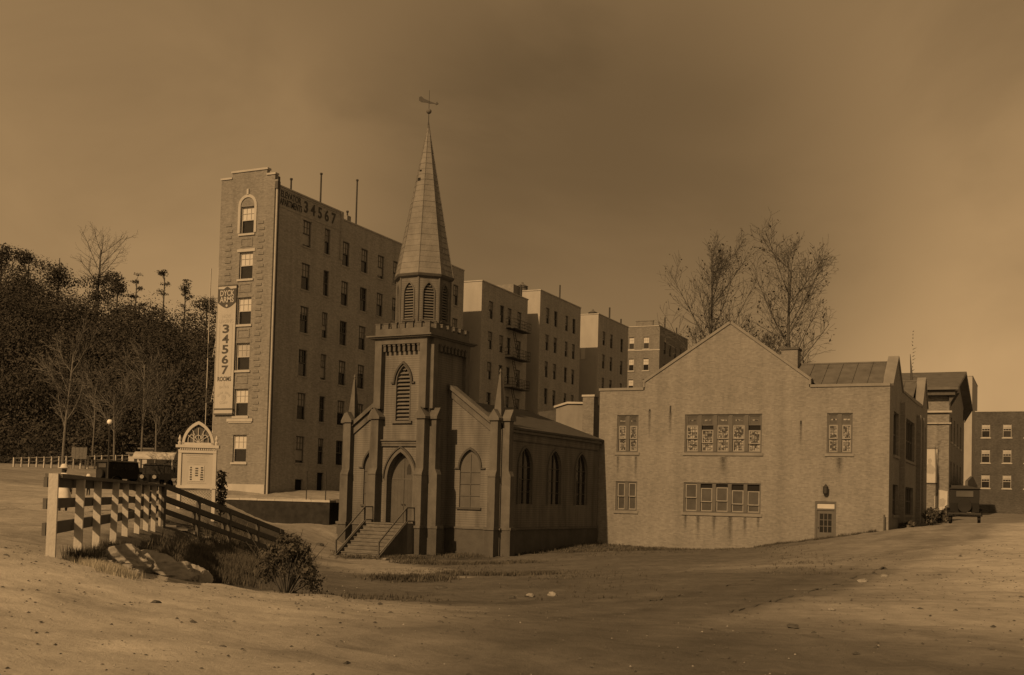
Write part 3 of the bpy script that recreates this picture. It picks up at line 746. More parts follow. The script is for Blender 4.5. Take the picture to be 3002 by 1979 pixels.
# ---- entrance steps
NS, LZ, BZ = 10, 1.74, -.16
rise = (LZ - BZ) / NS; trd = .265; Y0 = -3.22; SW = 1.32
stp = MB().box(-SW - .1, SW + .1, Y0, TF, BZ - .4, LZ - .06).build('steps', 'step_wood', ch)
MB().box(-SW - .06, SW + .06, Y0 - .05, TF + .36, LZ - .06, LZ).build('landing', 'step_wood', stp)
for k in range(1, NS):
    z = LZ - rise * k; y = Y0 - trd * k
    MB().box(-SW, SW, y - .04, y + trd, z - .05, z).box(-SW, SW, y + .0, y + trd, z - rise, z - .05).build('tread', 'step_wood', stp)
YB = Y0 - trd * (NS - 1) - .1
for s in (-1, 1):
    a, b = sorted((s * SW, s * (SW + .10)))
    MB().prism([(Y0, LZ + .12), (Y0, BZ - .3), (YB - .05, BZ - .3), (YB - .05, BZ + .16)], (b, 0, 0), YY, ZZ, XX, b - a).build('cheek', 'church_plaster', stp)
    MB().prism([(Y0 + .9, LZ + .10), (Y0 + .9, LZ + .16), (Y0, LZ + .16), (YB - .10, BZ + .20), (YB - .10, BZ + .14), (Y0, LZ + .10)], (b + .03, 0, 0), YY, ZZ, XX, b - a + .06).build('cheek_cap', 'step_wood', stp)
    x = s * (SW + .05); ra_ = MB()
    top = [Vector((x, Y0 + .75, LZ + .84)), Vector((x, Y0 - .05, LZ + .84)), Vector((x, YB, BZ + .96))]
    ra_.bar(top[0], top[1], .07, .06); ra_.bar(top[1], top[2], .07, .06)
    rl = ra_.build('handrail', 'rail_dark', stp)
    for t in (top[0], top[1], top[2]):
        zz = LZ + .1 if t.y > Y0 - .1 else BZ + .1
        MB().bar((t.x, t.y, zz), t, .075).build('baluster', 'rail_dark', rl)
MB().prism([(1.3, .0), (2.15, .0), (2.15, 1.15), (1.3, 1.15)], (HW + .14, 0, 0), *RIGHT, .05).build('hatch', 'door_wood', ch)
# ---------------------------------------------------------------- windows shared by the apartment houses
WCACHE = {}
def sash_window(parent, loc, rot, w, h, shade=0, mt_frame='stone_trim', sill=True, inset=.10, muntin=True, name='window', glassm='glass'):
    """window > pane, shade, sill; local -y looks out, z from the sill up; meshes shared"""
    key = (round(w, 2), round(h, 2), mt_frame, inset, muntin)
    if key not in WCACHE:
        f = MB(); fr = .055
        f.box(-w / 2, -w / 2 + fr, inset, inset + .08, 0, h).box(w / 2 - fr, w / 2, inset, inset + .08, 0, h).box(-w / 2 + fr, w / 2 - fr, inset, inset + .08, h - fr, h).box(-w / 2 + fr, w / 2 - fr, inset, inset + .08, 0, fr)
        f.box(-w / 2 + fr, w / 2 - fr, inset - .02, inset + .07, h * .5 - .03, h * .5 + .03)
        if muntin:
            for k in (1, 2): f.box(-w / 2 + w * k / 3 - .012, -w / 2 + w * k / 3 + .012, inset + .015, inset + .05, h * .5 + .03, h - fr)
            f.box(-w / 2 + fr, w / 2 - fr, inset + .02, inset + .045, h * .75 - .012, h * .75 + .012)
        p = MB().add([(-w / 2, inset + .06, 0), (w / 2, inset + .06, 0), (w / 2, inset + .06, h), (-w / 2, inset + .06, h)], [(0, 1, 2, 3)])
        s_ = MB().add([(-w / 2 + fr, 0, -1), (w / 2 - fr, 0, -1), (w / 2 - fr, 0, 0), (-w / 2 + fr, 0, 0)], [(0, 1, 2, 3)])
        sl = MB().box(-w / 2 - .12, w / 2 + .12, -.09, inset + .02, -.14, 0)
        WCACHE[key] = [f, p, s_, sl, {}]
    f, p, s_, sl, d = WCACHE[key]
    def inst(tag_, mb, nm, m, par, lc=None, rt=0):
        if tag_ in d: return link(nm, d[tag_], par, lc, rt)
        o = mb.build(nm, m, par, lc, rt); d[tag_] = o.data; return o
    o = inst('f', f, name, mt_frame, parent, loc, rot)
    inst('p' + glassm, p, 'pane', glassm, o)
    if shade:
        q = inst('s' + str(shade > 0), s_, 'shade', 'shade' if shade > 0 else 'shade_grey', o, (0, inset + .052, h - .055)); q.scale = (1, 1, h * abs(shade) - .05)
    if sill: inst('l', sl, 'sill', 'stone_trim', o)
    return o

# ---------------------------------------------------------------- the tall apartment house on the corner
AX0, AX1, AY0, AY1, AZ = -51.12, -46.62, 61.04, 88.56, 3.0
ap1 = thing('apartment_house', 'tall tan brick apartment house with a hanging letting banner and drainpipe at its corner', 'apartment building', (AX1, AY0, AZ))
org1 = (AX1, AY0, AZ)
def AM(): return MB(org1)
def ap_part(mb, name, mt_, parent=None): return mb.build(name, mt_, parent or ap1)
rowF = [7.06 + 3.1 * k for k in range(6)]
rowA = [7.2 + 3.02 * k for k in range(6)]; rowC = [7.18 + 2.94 * k for k in range(6)]
colA = [(64.85, 1.0), (67.35, .7)]; colC = [(69.75, .95), (72.3, .95), (74.65, .95), (76.95, .95), (79.4, .95), (82.0, .95), (84.6, .95), (87.1, .95)]
fh = [rect(-49.36, -48.24, z - 1.85, z) for z in rowF]
ap_part(AM().wall(rect(AX0, AX1, 2.2, 24.3), fh, (0, AY0, 0), *FRONT, .16), 'wall', 'apt_brick')
sh = [rect(c - w / 2, c + w / 2, z - 1.85, z) for c, w in colA for z in rowA] + [rect(c - w / 2, c + w / 2, z - 1.8, z) for c, w in colC for z in rowC]
sh += [rect(64.4, 65.3, 2.95, 4.2), rect(67.0, 67.8, 2.95, 4.75)]
ap_part(AM().wall([(AY0, 2.2), (AY1, 2.2), (AY1, 23.4), (69.2, 23.4), (69.2, 23.88), (AY0, 23.88)], sh, (AX1, 0, 0), *RIGHT, .16), 'wall', 'apt_brick_shade_lift')
for (y, z0_, z1_, w) in ((64.85, 2.95, 4.2, .9), (67.4, 2.95, 4.75, .8)):
    ap_part(AM().prism(rect(y - w / 2, y + w / 2, z0_, z1_), (AX1 - .15, 0, 0), *RIGHT, .03), 'cellar_door', 'void')
# other sides, wider rear block, roof
ap_part(AM().add([(AX0, AY0, 2.2), (AX0, 72, 2.2), (AX0, 72, 24.3), (AX0, AY0, 24.3)], [(0, 3, 2, 1), ]), 'wall', 'apt_brick')
ap_part(AM().add([(-59, 72, 2.2), (AX0, 72, 2.2), (AX0, 72, 23.4), (-59, 72, 23.4), (-59, AY1, 2.2), (-59, AY1, 23.4), (AX1, AY1, 2.2), (AX1, AY1, 23.4)], [(0, 1, 2, 3), (4, 0, 3, 5), (6, 4, 5, 7)]), 'wall', 'apt_brick')
ap_part(AM().add([(AX0, AY0, 22.9), (AX1, AY0, 22.9), (AX1, 72, 22.9), (AX0, 72, 22.9), (-59, 72, 22.85), (AX1, 72, 22.85), (AX1, AY1, 22.85), (-59, AY1, 22.85)], [(0, 1, 2, 3), (4, 5, 6, 7)]), 'roof', 'slate')
pa = AM().box(AX0, AX1 - .01, AY0 + .01, AY0 + .3, 24.3, 24.55).box(-50.2, -47.3, AY0 + .005, AY0 + .3, 24.55, 24.95); ap_part(pa, 'parapet', 'apt_brick')
ap_part(AM().box(-50.28, -47.22, AY0 - .06, AY0 + .36, 24.95, 25.08).box(AX0 - .06, -50.2, AY0 - .06, AY0 + .36, 24.55, 24.68).box(-47.3, AX1 + .06, AY0 - .06, AY0 + .36, 24.55, 24.68), 'coping', 'stone_trim')
ap_part(AM().box(AX1 - .3, AX1 + .05, AY0 + .36, 69.25, 23.88, 23.98).box(AX1 - .3, AX1 + .05, 69.25, AY1, 23.4, 23.5), 'coping', 'stone_trim')
for i, z in enumerate(rowF):
    o = sash_window(ap1, (-48.8 - AX1, 0, z - 1.85 - AZ), 0, 1.12, 1.85, shade=.48 if i != 2 else -.5, inset=.12)
    if i < 5:
        ap_part(AM().box(-49.55, -48.05, AY0 - .05, AY0, z + .005, z + .2) if i == 4 else AM().box(-49.5, -48.1, AY0 - .02, AY0, z + .005, z + .16), 'lintel', 'stone_trim' if i == 4 else 'apt_brick')
    if 0 < i < 5:   # brick panels between the storeys, toothed blocks beside the windows
        for (x0, x1, z0_, z1_) in ((-49.3, -48.3, z + .35, z + .95),):
            m = AM().box(x0, x1, AY0 - .035, AY0, z0_, z0_ + .09).box(x0, x1, AY0 - .035, AY0, z1_ - .09, z1_).box(x0, x0 + .09, AY0 - .035, AY0, z0_ + .09, z1_ - .09).box(x1 - .09, x1, AY0 - .035, AY0, z0_ + .09, z1_ - .09)
            ap_part(m, 'brick_panel', 'apt_brick')
qm = MB().box(-.24, .24, -.045, 0, 0, .16); q0 = None
for k in range(34):
    z = 8.7 + k * .42
    if z > 21.5: break
    for x in (-47.62, -50.3):
        if x < -50 and z < 17.3: continue
        lc = (x - AX1 + (.05 if k % 2 else -.05), 0, z - AZ)
        if q0 is None: q0 = qm.build('quoin_block', 'apt_brick', ap1, lc)
        else: share(q0, 'quoin_block', ap1, lc)
ar = AM()
def rarch(r, wd, cx, zs, O, depth):
    n = 14
    for k in range(n):
        a, b = pi * k / n, pi * (k + 1) / n
        ar.prism([(cx + r * math.cos(a), zs + r * math.sin(a)), (cx + (r + wd) * math.cos(a), zs + (r + wd) * math.sin(a)), (cx + (r + wd) * math.cos(b), zs + (r + wd) * math.sin(b)), (cx + r * math.cos(b), zs + r * math.sin(b))], O, *FRONT, depth)
rarch(.58, .2, -48.8, 22.6, (0, AY0 - .06, 0), .06)
ar.box(-49.58, -49.38, AY0 - .06, AY0, 20.75, 22.6).box(-48.22, -48.02, AY0 - .06, AY0, 20.75, 22.6).box(-48.88, -48.72, AY0 - .1, AY0, 23.36, 23.75)
ap_part(ar, 'arch_surround', 'stone_trim')
ap_part(AM().box(-49.9, -47.75, AY0 - .1, AY0, 7.95, 8.15).box(-49.8, -47.85, AY0 - .06, AY0, 7.86, 7.95), 'string_course', 'stone_trim')
ap_part(AM().box(AX0, AX1, AY0 - .05, AY0, 2.3, 3.75), 'plinth', 'stone_trim')
for i, z in enumerate(rowA):
    for c, w in colA: sash_window(ap1, (0, c - AY0, z - 1.85 - AZ), pi / 2, w, 1.85, shade=random.choice((-.5, -.3, -.68, -.48, 0, -.9)), mt_frame='window_wood', sill=False)
for i, z in enumerate(rowC):
    for c, w in colC: sash_window(ap1, (0, c - AY0, z - 1.8 - AZ), pi / 2, w, 1.8, shade=random.choice((-.5, -.35, -.62, -.48, 0, -.85, -.5)), mt_frame='window_wood', sill=False)
for (cc_, rr_, hh_) in ((colA, rowA, 1.85), (colC, rowC, 1.8)):
    for c, w in cc_:
        for z in rr_: ap_part(AM().box(AX1, AX1 + .05, c - w / 2 - .08, c + w / 2 + .08, z - hh_ - .1, z - hh_), 'sill', 'apt_brick_shade_lift')
# painted sign along the parapet
sg = ap_part(AM().box(AX1, AX1 + .03, 61.45, 68.95, 22.5, 22.62).box(AX1, AX1 + .03, 61.45, 68.95, 23.74, 23.80), 'painted_sign', 'apt_brick_shade_lift')
put_text('elev', sg, (.02, 62.85 - AY0, 23.42 - AZ), '+x', w=2.3, h=.46); put_text('apts', sg, (.02, 62.9 - AY0, 22.90 - AZ), '+x', w=2.5, h=.46); put_text('n34567', sg, (.02, 66.3 - AY0, 23.16 - AZ), '+x', w=3.9, h=.84)
dp_ = AM().tube((AX1 + .1, AY0 + .14, 2.9), (AX1 + .1, AY0 + .14, 23.6), .07, .07, 8); dpo = ap_part(dp_, 'drainpipe', 'stone_trim')
ap_part(AM().box(AX1 + .0, AX1 + .22, AY0 + .02, AY0 + .32, 23.6, 24.1), 'hopper', 'rail_dark', dpo)
ap_part(AM().box(AX1, AX1 + .05, AY0 + .3, AY0 + .5, 2.6, 24.5), 'corner_strip', 'rail_dark')
ap_part(AM().box(AX1, AX1 + .09, 68.92, 69.2, 20.4, 23.9), 'pier', 'apt_brick_shade_lift')
for (y, h, x) in ((63.6, 1.3, -47.2), (65.6, .9, -48.3), (67.0, 2.6, -47.1), (72.3, 3.6, -47.5), (80.0, 2.0, -47.4), (70.8, .8, -47.3)):
    ap_part(AM().tube((x, y, 22.8), (x, y, 23.6 + h), .07, .06, 7).tube((x, y, 23.6 + h), (x, y, 23.72 + h), .1, .1, 7), 'vent_pipe', 'iron')
ap_part(AM().box(-47.6, -47.1, 70.5, 71.0, 22.85, 24.1), 'chimney', 'apt_brick')
# fire escape on the hidden long side, seen edge-on
for k in range(4):
    z = 6.2 + 3.1 * k
    m = AM().box(AX0 - .95, AX0, 61.35, 63.6, z, z + .06)
    fe = ap_part(m, 'fire_escape', 'iron')
    r_ = AM()
    for x in (AX0 - .92, AX0 - .04): r_.bar((x, 61.37, z), (x, 61.37, z + 1.0), .04)
    for zz in (.35, .7, 1.0): r_.bar((AX0 - .92, 61.37, z + zz), (AX0, 61.37, z + zz), .03); r_.bar((AX0 - .92, 61.37, z + zz), (AX0 - .92, 63.6, z + zz), .03)
    ap_part(r_, 'railing', 'iron', fe)
    v_ = AM().bar((AX0 - .95, 61.4, z), (AX0 - .95, 61.4, z + 3.1), .05).bar((AX0 - .3, 61.4, z), (AX0 - .3, 61.4, z + 3.1), .04)
    ap_part(v_, 'standard', 'stone_trim', fe)
    if k < 5:
        l_ = AM()
        for x in (AX0 - .68, AX0 - .22): l_.bar((x, 61.55, z), (x, 62.3, z + 3.1), .04)
        for j in range(11): t = j / 11; l_.bar((AX0 - .68, 61.55 + .75 * t, z + 3.1 * t), (AX0 - .22, 61.55 + .75 * t, z + 3.1 * t), .035)
        ap_part(l_, 'ladder', 'stone_trim', fe)
# ---- banner
bn = thing('banner_sign', 'long pale letting banner with a dark shield and big numerals hung on the brick front', 'sign', (-50.17, AY0 - .12, 8.45))
MB().box(-.76, .76, -.03, .03, 0, 8.75).build('panel', 'banner', bn)
for za_, zb_ in ((-.05, .06), (.30, .40), (8.72, 8.8)): MB().box(-.80, .80, -.05, .05, za_, zb_).build('batten', 'rail_dark', bn)
MB().prism([(-.76, 8.55), (-.76, 7.6), (-.5, 7.42), (-.25, 7.28), (0, 7.22), (.25, 7.28), (.5, 7.42), (.76, 7.6), (.76, 8.55), (.3, 8.52), (.12, 8.64), (0, 8.68), (-.12, 8.64), (-.3, 8.52)], (0, -.05, 0), *FRONT, .02).build('shield', 'print_dark', bn)
put_text('dyck', bn, (0, -.056, 8.22), w=1.2, h=.40); put_text('arms', bn, (0, -.056, 7.78), w=1.2, h=.40)
MB().lathe([(.09, 0), (.09, .004)], (0, 0, 0), 10).build('seal', 'banner', bn, (0, -.055, 7.38)).rotation_euler = (pi / 2, 0, 0)
put_text('now', bn, (0, -.036, 6.66), w=.72, h=.26); put_text('leasing', bn, (0, -.036, 6.33), w=1.2, h=.26)
fr = MB()
for x in (-.54, .54): fr.box(x - .03, x + .03, -.04, -.03, 2.62, 6.12)
fr.build('rule', 'print_faint', bn)
for i, dgt in enumerate('34567'): put_text(dgt, bn, (0, -.036, 5.78 - i * .70), w=.56, h=.60)
put_text('rooms', bn, (0, -.036, 2.38), w=1.16, h=.32); put_text('two', bn, (0, -.036, 2.06), h=.2, w=.14); put_text('baths', bn, (0, -.036, 1.84), w=.8, h=.17)
MB().lathe([(.2, 0), (.2, .004)], (0, 0, 0), 14).build('emblem', 'print_faint', bn, (0, -.035, 1.12)).rotation_euler = (pi / 2, 0, 0)
am_ = MB()
for k in range(9):
    a = R(35 + 110 * k / 8)
    if k != 4: am_.bar((.62 * math.cos(a) - .05 * math.sin(a), -.036, .94 + .55 * math.sin(a) + .05 * math.cos(a)), (.62 * math.cos(a) + .05 * math.sin(a), -.036, .94 + .55 * math.sin(a) - .05 * math.cos(a)), .01, .14)
am_.build('arched_print', 'print_faint', bn)
put_text('corp', bn, (0, -.036, .78), w=.7, h=.17)

# ---------------------------------------------------------------- the apartment houses behind
def apartment(label, x0, x1, y0, y1, zb, zt, cols, rows, fcols, mt_side, mt_front, h=1.65, frows=None, escapes=(), pipes=(), stepped=False, name='apartment_house', shade_f=0):
    org = (x1, y0, zb); rt = thing(name, label, 'apartment building', org, 0, 'row of apartment houses behind the church')
    def mb(): return MB(org)
    sh = [rect(c - w / 2, c + w / 2, z - h, z) for c, w in cols for z in rows]
    mb().wall(rect(y0, y1, zb, zt), sh, (x1, 0, 0), *RIGHT, .16).build('wall', mt_side, rt)
    fr_ = frows or rows
    fhh = [rect(c - w / 2, c + w / 2, z - h, z) for c, w in fcols for z in fr_]
    mb().wall(rect(x0, x1, zb, zt), fhh, (0, y0, 0), *FRONT, .16).build('wall', mt_front, rt)
    mb().add([(x0, y0, zb), (x0, y1, zb), (x0, y1, zt), (x0, y0, zt), (x1, y1, zb), (x1, y1, zt)], [(0, 3, 2, 1), (1, 2, 5, 4)]).build('wall', mt_side, rt)
    mb().add([(x0, y0, zt - .7), (x1, y0, zt - .7), (x1, y1, zt - .7), (x0, y1, zt - .7)], [(0, 1, 2, 3)]).build('roof', 'slate', rt)
    mb().box(x0 - .06, x1 + .06, y0 - .06, y0 + .3, zt, zt + .1).box(x1 - .3, x1 + .06, y0 + .3, y1 + .06, zt, zt + .1).build('coping', 'stone_trim', rt)
    if stepped:
        xm = (x0 + x1) / 2; mb().box(x1 - 3.4, x1 - 1.0, y0 + .01, y0 + .3, zt + .1, zt + .75).box(x1 - 3.5, x1 - .9, y0 - .04, y0 + .34, zt + .75, zt + .85).build('parapet', mt_front, rt)
    for c, w in cols:
        for z in rows: sash_window(rt, (0, c - y0, z - h - zb), pi / 2, w, h, shade=random.choice((0, -.3, -.45, -.6, 0)), mt_frame='window_wood', sill=False)
    for c, w in fcols:
        for z in fr_: sash_window(rt, (c - x1, 0, z - h - zb), 0, w, h, shade=shade_f, sill=bool(shade_f))
    for (ya, yb, zs) in escapes:
        for z in zs:
            fe = mb().box(x1, x1 + .9, ya, yb, z, z + .07).build('fire_escape', 'iron', rt)
            m = mb()
            for zz in (.3, .6, .95): m.bar((x1 + .88, ya, z + zz), (x1 + .88, yb, z + zz), .035); m.bar((x1, ya, z + zz), (x1 + .88, ya, z + zz), .035); m.bar((x1, yb, z + zz), (x1 + .88, yb, z + zz), .035)
            n = int((yb - ya) / .4)
            for k in range(n + 1): y = ya + (yb - ya) * k / n; m.bar((x1 + .88, y, z), (x1 + .88, y, z + .95), .025)
            m.build('railing', 'iron', fe)
            l_ = mb()
            for yy in (ya + .5, ya + .95): l_.bar((x1 + .5, yy, z), (x1 + .5, yy + 1.4, z - 2.8), .05)
            for k in range(10): t = k / 10; l_.bar((x1 + .5, ya + .5 + 1.4 * t, z - 2.8 * t), (x1 + .5, ya + .95 + 1.4 * t, z - 2.8 * t), .04)
            l_.build('ladder', 'iron', fe)
    for (x, y, hh, r_) in pipes: mb().tube((x, y, zt - .7), (x, y, zt + hh), r_, r_, 7).build('vent_pipe', 'iron', rt)
    return rt
def rws(top, st, n): return [top - st * k for k in range(n)]
a2 = apartment('white-fronted apartment house with fire escapes, next behind the lettered brick one', -58, -47, 92.9, 103.2, 2.5, 23.35, [(94.9, .95), (97.3, .9), (99.0, .85), (101.3, .95)], rws(21.8, 2.87, 5), [], 'apt_brick_shade_lift', 'apt_stucco', escapes=[(98.2, 102.2, (14.0, 16.9, 19.75, 11.1))], pipes=[(-47.4, 102.3, 1.4, .09)])
a3 = apartment('white-fronted apartment house carrying a water tank, between two white-fronted ones', -58, -47, 106.3, 117.6, 2.5, 24.9, [(108.3, .9), (110.5, .9), (113.6, .8), (115.7, .9)], rws(23.4, 2.82, 6), [(-48.95, .8)], 'apt_brick_shade_lift', 'apt_stucco', frows=[23.4, 20.5], pipes=[(-47.4, 112.4, 1.7, .08), (-50.5, 107.2, .8, .12)])
a4 = apartment('lower white-fronted apartment house with a small roof tank, before the stepped-parapet one', -58, -47, 123.2, 133.8, 2.5, 25.15, [(125.2, .9), (127.8, .9), (131.5, .9)], rws(23.4, 2.75, 6), [], 'apt_brick_shade_lift', 'apt_stucco', pipes=[(-47.4, 128.0, 1.6, .1), (-47.5, 132.4, .9, .1)])
a5 = apartment('dark brick apartment house with a stepped parapet, last of the row', -58, -47, 146.6, 160, 2.5, 27.3, [(149, .9), (151.5, .9), (154, .9), (156.5, .9)], rws(25.4, 3.0, 6), [(-51.0, .75), (-48.9, .8)], 'apt_brick_dark', 'apt_brick_dark', frows=[25.9, 22.95, 20.1], stepped=True, shade_f=.5, pipes=[(-47.5, 150.4, 1.8, .1), (-47.5, 156.0, 1.2, .1)])
MB((-47, 146.6, 2.5)).box(-58, -46.95, 146.54, 146.6, 24.0, 24.15).build('string_course', 'stone_trim', a5)
for x0_, w_, ztop, lb in ((-49.2, .8, 3.0, ''),):
    MB((-47, 123.2, 2.5)).box(-49.05, -48.55, 123.15, 123.2, 19.9, 21.2).build('stair_window', 'shade', a4)
def water_tank(x, y, z, r, h, label):
    t = thing('water_tank', label, 'water tank', (x, y, z), 0, 'roof water tanks')
    body = MB().lathe([(r, .5), (r * 1.02, .9), (r * .97, .5 + h)], n=16).build('tank', 'tank_wood', t)
    hp = MB()
    for k in range(5): hp.lathe([(r * 1.035, .7 + h * k / 5.2), (r * 1.035, .75 + h * k / 5.2)], n=16)
    hp.build('hoop', 'iron', body)
    MB().lathe([(r * 1.1, .5 + h), (.12, .5 + h + r * .55), (.1, .5 + h + r * .8)], n=16).build('roof', 'tank_wood', t)
    for sx, sy in ((-1, -1), (1, -1), (1, 1), (-1, 1)): MB().bar((sx * r * .65, sy * r * .65, -.3), (sx * r * .65, sy * r * .65, .5), .1).build('leg', 'iron', t)
p3 = on_y(1531, 848, 112.0); water_tank(p3.x, p3.y, 24.35, .60, 1.75, 'wooden water tank with cone cap on the white-fronted apartment roof between two others')
p4 = on_y(1738, 918, 130.0); water_tank(p4.x, p4.y, 24.6, .55, 1.45, 'smaller wooden water tank on the lower white-fronted roof before the stepped parapet')
# roof hut on apt 2
MB((-47, 92.9, 2.5)).box(-49.6, -47.6, 101.0, 103.1, 22.6, 24.6).build('stair_hut', 'apt_brick', a2)
# ---------------------------------------------------------------- parish hall
hl = thing('parish_hall', 'two storey tan brick parish hall with central gable and banks of windows', 'hall', (-25.72, 68, .4))
oh = (-25.72, 68, .4)
def HM(): return MB(oh)
def hp_(mb, nm, mt_, par=None): return mb.build(nm, mt_, par or hl)
HX0, HX1, HY0, HY1 = -25.72, -7.92, 68.0, 91.6
gab = [(HX0, -.3), (HX1, -.3), (HX1, 10.28), (-12.5, 10.28), (-12.5, 10.72), (-17.3, 14.28), (-22.72, 10.78), (-22.72, 10.30), (HX0, 10.30)]
G = {'UL': (-24.5, -23.08, 6.36, 8.73), 'UC': (-20.05, -15.27, 6.36, 8.73), 'UR': (-11.44, -9.98, 6.36, 8.73), 'LL': (-24.5, -23.08, 2.66, 4.51), 'LC': (-20.05, -15.27, 2.68, 4.52)}
DOOR = (-12.06, -10.84, .95, 3.53)
hp_(HM().wall(gab, [rect(*g) for g in G.values()] + [rect(*DOOR)], (0, HY0, 0), *FRONT, .30), 'wall', 'hall_brick')
def cope(p, q, th=.16, w=.46, y0=HY0 - .07):
    d = (Vector((q[0] - p[0], q[1] - p[1]))).normalized(); n = Vector((-d.y, d.x))
    if n.y < 0: n = -n
    return [(p[0], p[1]), (q[0], q[1]), (q[0] + n.x * th, q[1] + n.y * th), (p[0] + n.x * th, p[1] + n.y * th)]
for p, q in (((HX0 - .05, 10.30), (-22.78, 10.30)), ((-12.44, 10.28), (HX1 - .0, 10.28)), ((-22.78, 10.74), (-17.3, 14.28)), ((-12.44, 10.68), (-17.3, 14.28))):
    hp_(HM().prism(cope(p, q), (0, HY0 - .07, 0), *FRONT, .5), 'coping', 'hall_coping')
hp_(HM().box(-22.82, -22.70, HY0 - .06, HY0 + .42, 10.47, 10.86).box(-12.52, -12.40, HY0 - .06, HY0 + .42, 10.45, 10.80), 'kneeler', 'hall_coping')
def light(win, x0, x1, z0, z1, leaded, drop=0.0):
    """one light of a window: sashes, panes, glazing bars as sub-parts"""
    y = HY0 + .10; f = .07
    def ring(m, a0, a1, b0, b1, yy, w=f, t=.045):
        m.box(a0, a0 + w, yy, yy + t, b0, b1).box(a1 - w, a1, yy, yy + t, b0, b1).box(a0 + w, a1 - w, yy, yy + t, b1 - w, b1).box(a0 + w, a1 - w, yy, yy + t, b0, b0 + w)
        return m
    def pane(a0, a1, b0, b1, yy, mt_): hp_(HM().add([(a0, yy, b0), (a1, yy, b0), (a1, yy, b1), (a0, yy, b1)], [(0, 1, 2, 3)]), 'pane', mt_, win)
    if leaded:
        zt = z1 - .62
        hp_(ring(HM(), x0, x1, zt, z1, y), 'sash', 'window_wood', win); pane(x0 + f, x1 - f, zt + f, z1 - f, y + .03, 'glass_dull')
        m = HM(); m.box((x0 + x1) / 2 - .2, (x0 + x1) / 2 + .2, y + .02, y + .028, zt + .28, zt + .36); hp_(m, 'glass_motif', 'stained_glass', win)
        u1 = zt - drop; hgt = (zt - z0) / 2 + .03
        parts = [(u1 - hgt, u1, y + .0), (z0, z0 + hgt - .03, y + .06)]
        for (b0, b1, yy) in parts:
            b0 = max(b0, z0)
            hp_(ring(HM(), x0, x1, b0, b1, yy, .065), 'sash', 'sash_pale', win)
            pane(x0 + .06, x1 - .06, b0 + .06, b1 - .06, yy + .03, 'stained_glass')
            g = HM(); wx = x1 - x0 - .13
            for k in (1, 2, 3): xx = x0 + .065 + wx * k / 4; g.box(xx - .012, xx + .012, yy + .012, yy + .03, b0 + .06, b1 - .06)
            for k in (1, 2, 3): zz = b0 + .06 + (b1 - b0 - .12) * k / 4; g.box(x0 + .06, x1 - .06, yy + .014, yy + .03, zz - .012, zz + .012)
            hp_(g, 'glazing_bar', 'rail_dark', win)
        if drop: pane(x0 + .02, x1 - .02, u1, zt, y + .05, 'void')
    else:
        u1 = z1 - drop - .02; hgt = (z1 - z0) / 2 + .02
        for (b0, b1, yy) in ((u1 - hgt, u1, y), (z0, z0 + hgt - .02, y + .06)):
            hp_(ring(HM(), x0, x1, b0, b1, yy, .06), 'sash', 'sash_pale', win); pane(x0 + .05, x1 - .05, b0 + .05, b1 - .05, yy + .03, 'glass_dull')
        if drop: pane(x0, x1, u1, z1, y + .06, 'void')
def hall_window(key, n, leaded, drops):
    x0, x1, z0, z1 = G[key]
    m = HM().box(x0, x0 + .09, HY0 + .06, HY0 + .16, z0, z1).box(x1 - .09, x1, HY0 + .06, HY0 + .16, z0, z1).box(x0 + .09, x1 - .09, HY0 + .06, HY0 + .16, z1 - .07, z1).box(x0 + .09, x1 - .09, HY0 + .06, HY0 + .16, z0, z0 + .09)
    w = hp_(m, 'window', 'window_wood')
    mw = .23; cw = (x1 - x0 - .18 - mw * (n - 1)) / n
    for k in range(n):
        a = x0 + .09 + k * (cw + mw)
        if k < n - 1: hp_(HM().box(a + cw, a + cw + mw, HY0 + .04, HY0 + .165, z0 + .09, z1 - .07), 'mullion', 'window_wood', w)
        light(w, a + .01, a + cw - .01, z0 + .09, z1 - .07, leaded, drops[k])
    hp_(HM().add([(x0, HY0 + .29, z0), (x1, HY0 + .29, z0), (x1, HY0 + .29, z1), (x0, HY0 + .29, z1)], [(0, 1, 2, 3)]), 'backing', 'void', w)
    hp_(HM().box(x0 - .1, x1 + .1, HY0 - .07, HY0 + .06, z0 - .17, z0), 'sill', 'hall_coping', w)
hall_window('UL', 2, True, (0, 0)); hall_window('UC', 5, True, (0, .26, 0, 0, .30)); hall_window('UR', 2, True, (0, 0))
hall_window('LL', 2, False, (0, 0)); hall_window('LC', 5, False, (0, .24, .18, .34, .38))
# door
x0, x1, z0, z1 = DOOR
d_ = hp_(HM().box(x0, x0 + .11, HY0 + .03, HY0 + .15, z0, z1).box(x1 - .11, x1, HY0 + .03, HY0 + .15, z0, z1).box(x0 + .11, x1 - .11, HY0 + .03, HY0 + .15, z1 - .1, z1).box(x0 + .11, x1 - .11, HY0 + .03, HY0 + .15, 3.02, 3.12), 'door', 'window_wood')
hp_(HM().add([(x0 + .11, HY0 + .1, 3.12), (x1 - .11, HY0 + .1, 3.12), (x1 - .11, HY0 + .1, 3.43), (x0 + .11, HY0 + .1, 3.43)], [(0, 1, 2, 3)]), 'transom_pane', 'shade', d_)
m = HM(); a0, a1 = x0 + .12, x1 - .12
m.box(a0, a0 + .15, HY0 + .08, HY0 + .13, z0, 3.01).box(a1 - .15, a1, HY0 + .08, HY0 + .13, z0, 3.01).box(a0 + .15, a1 - .15, HY0 + .08, HY0 + .13, 2.82, 3.01).box(a0 + .15, a1 - .15, HY0 + .08, HY0 + .13, z0, 1.72)
for k in (1, 2): xx = a0 + .15 + (a1 - a0 - .3) * k / 3; m.box(xx - .02, xx + .02, HY0 + .085, HY0 + .12, 1.72, 2.82)
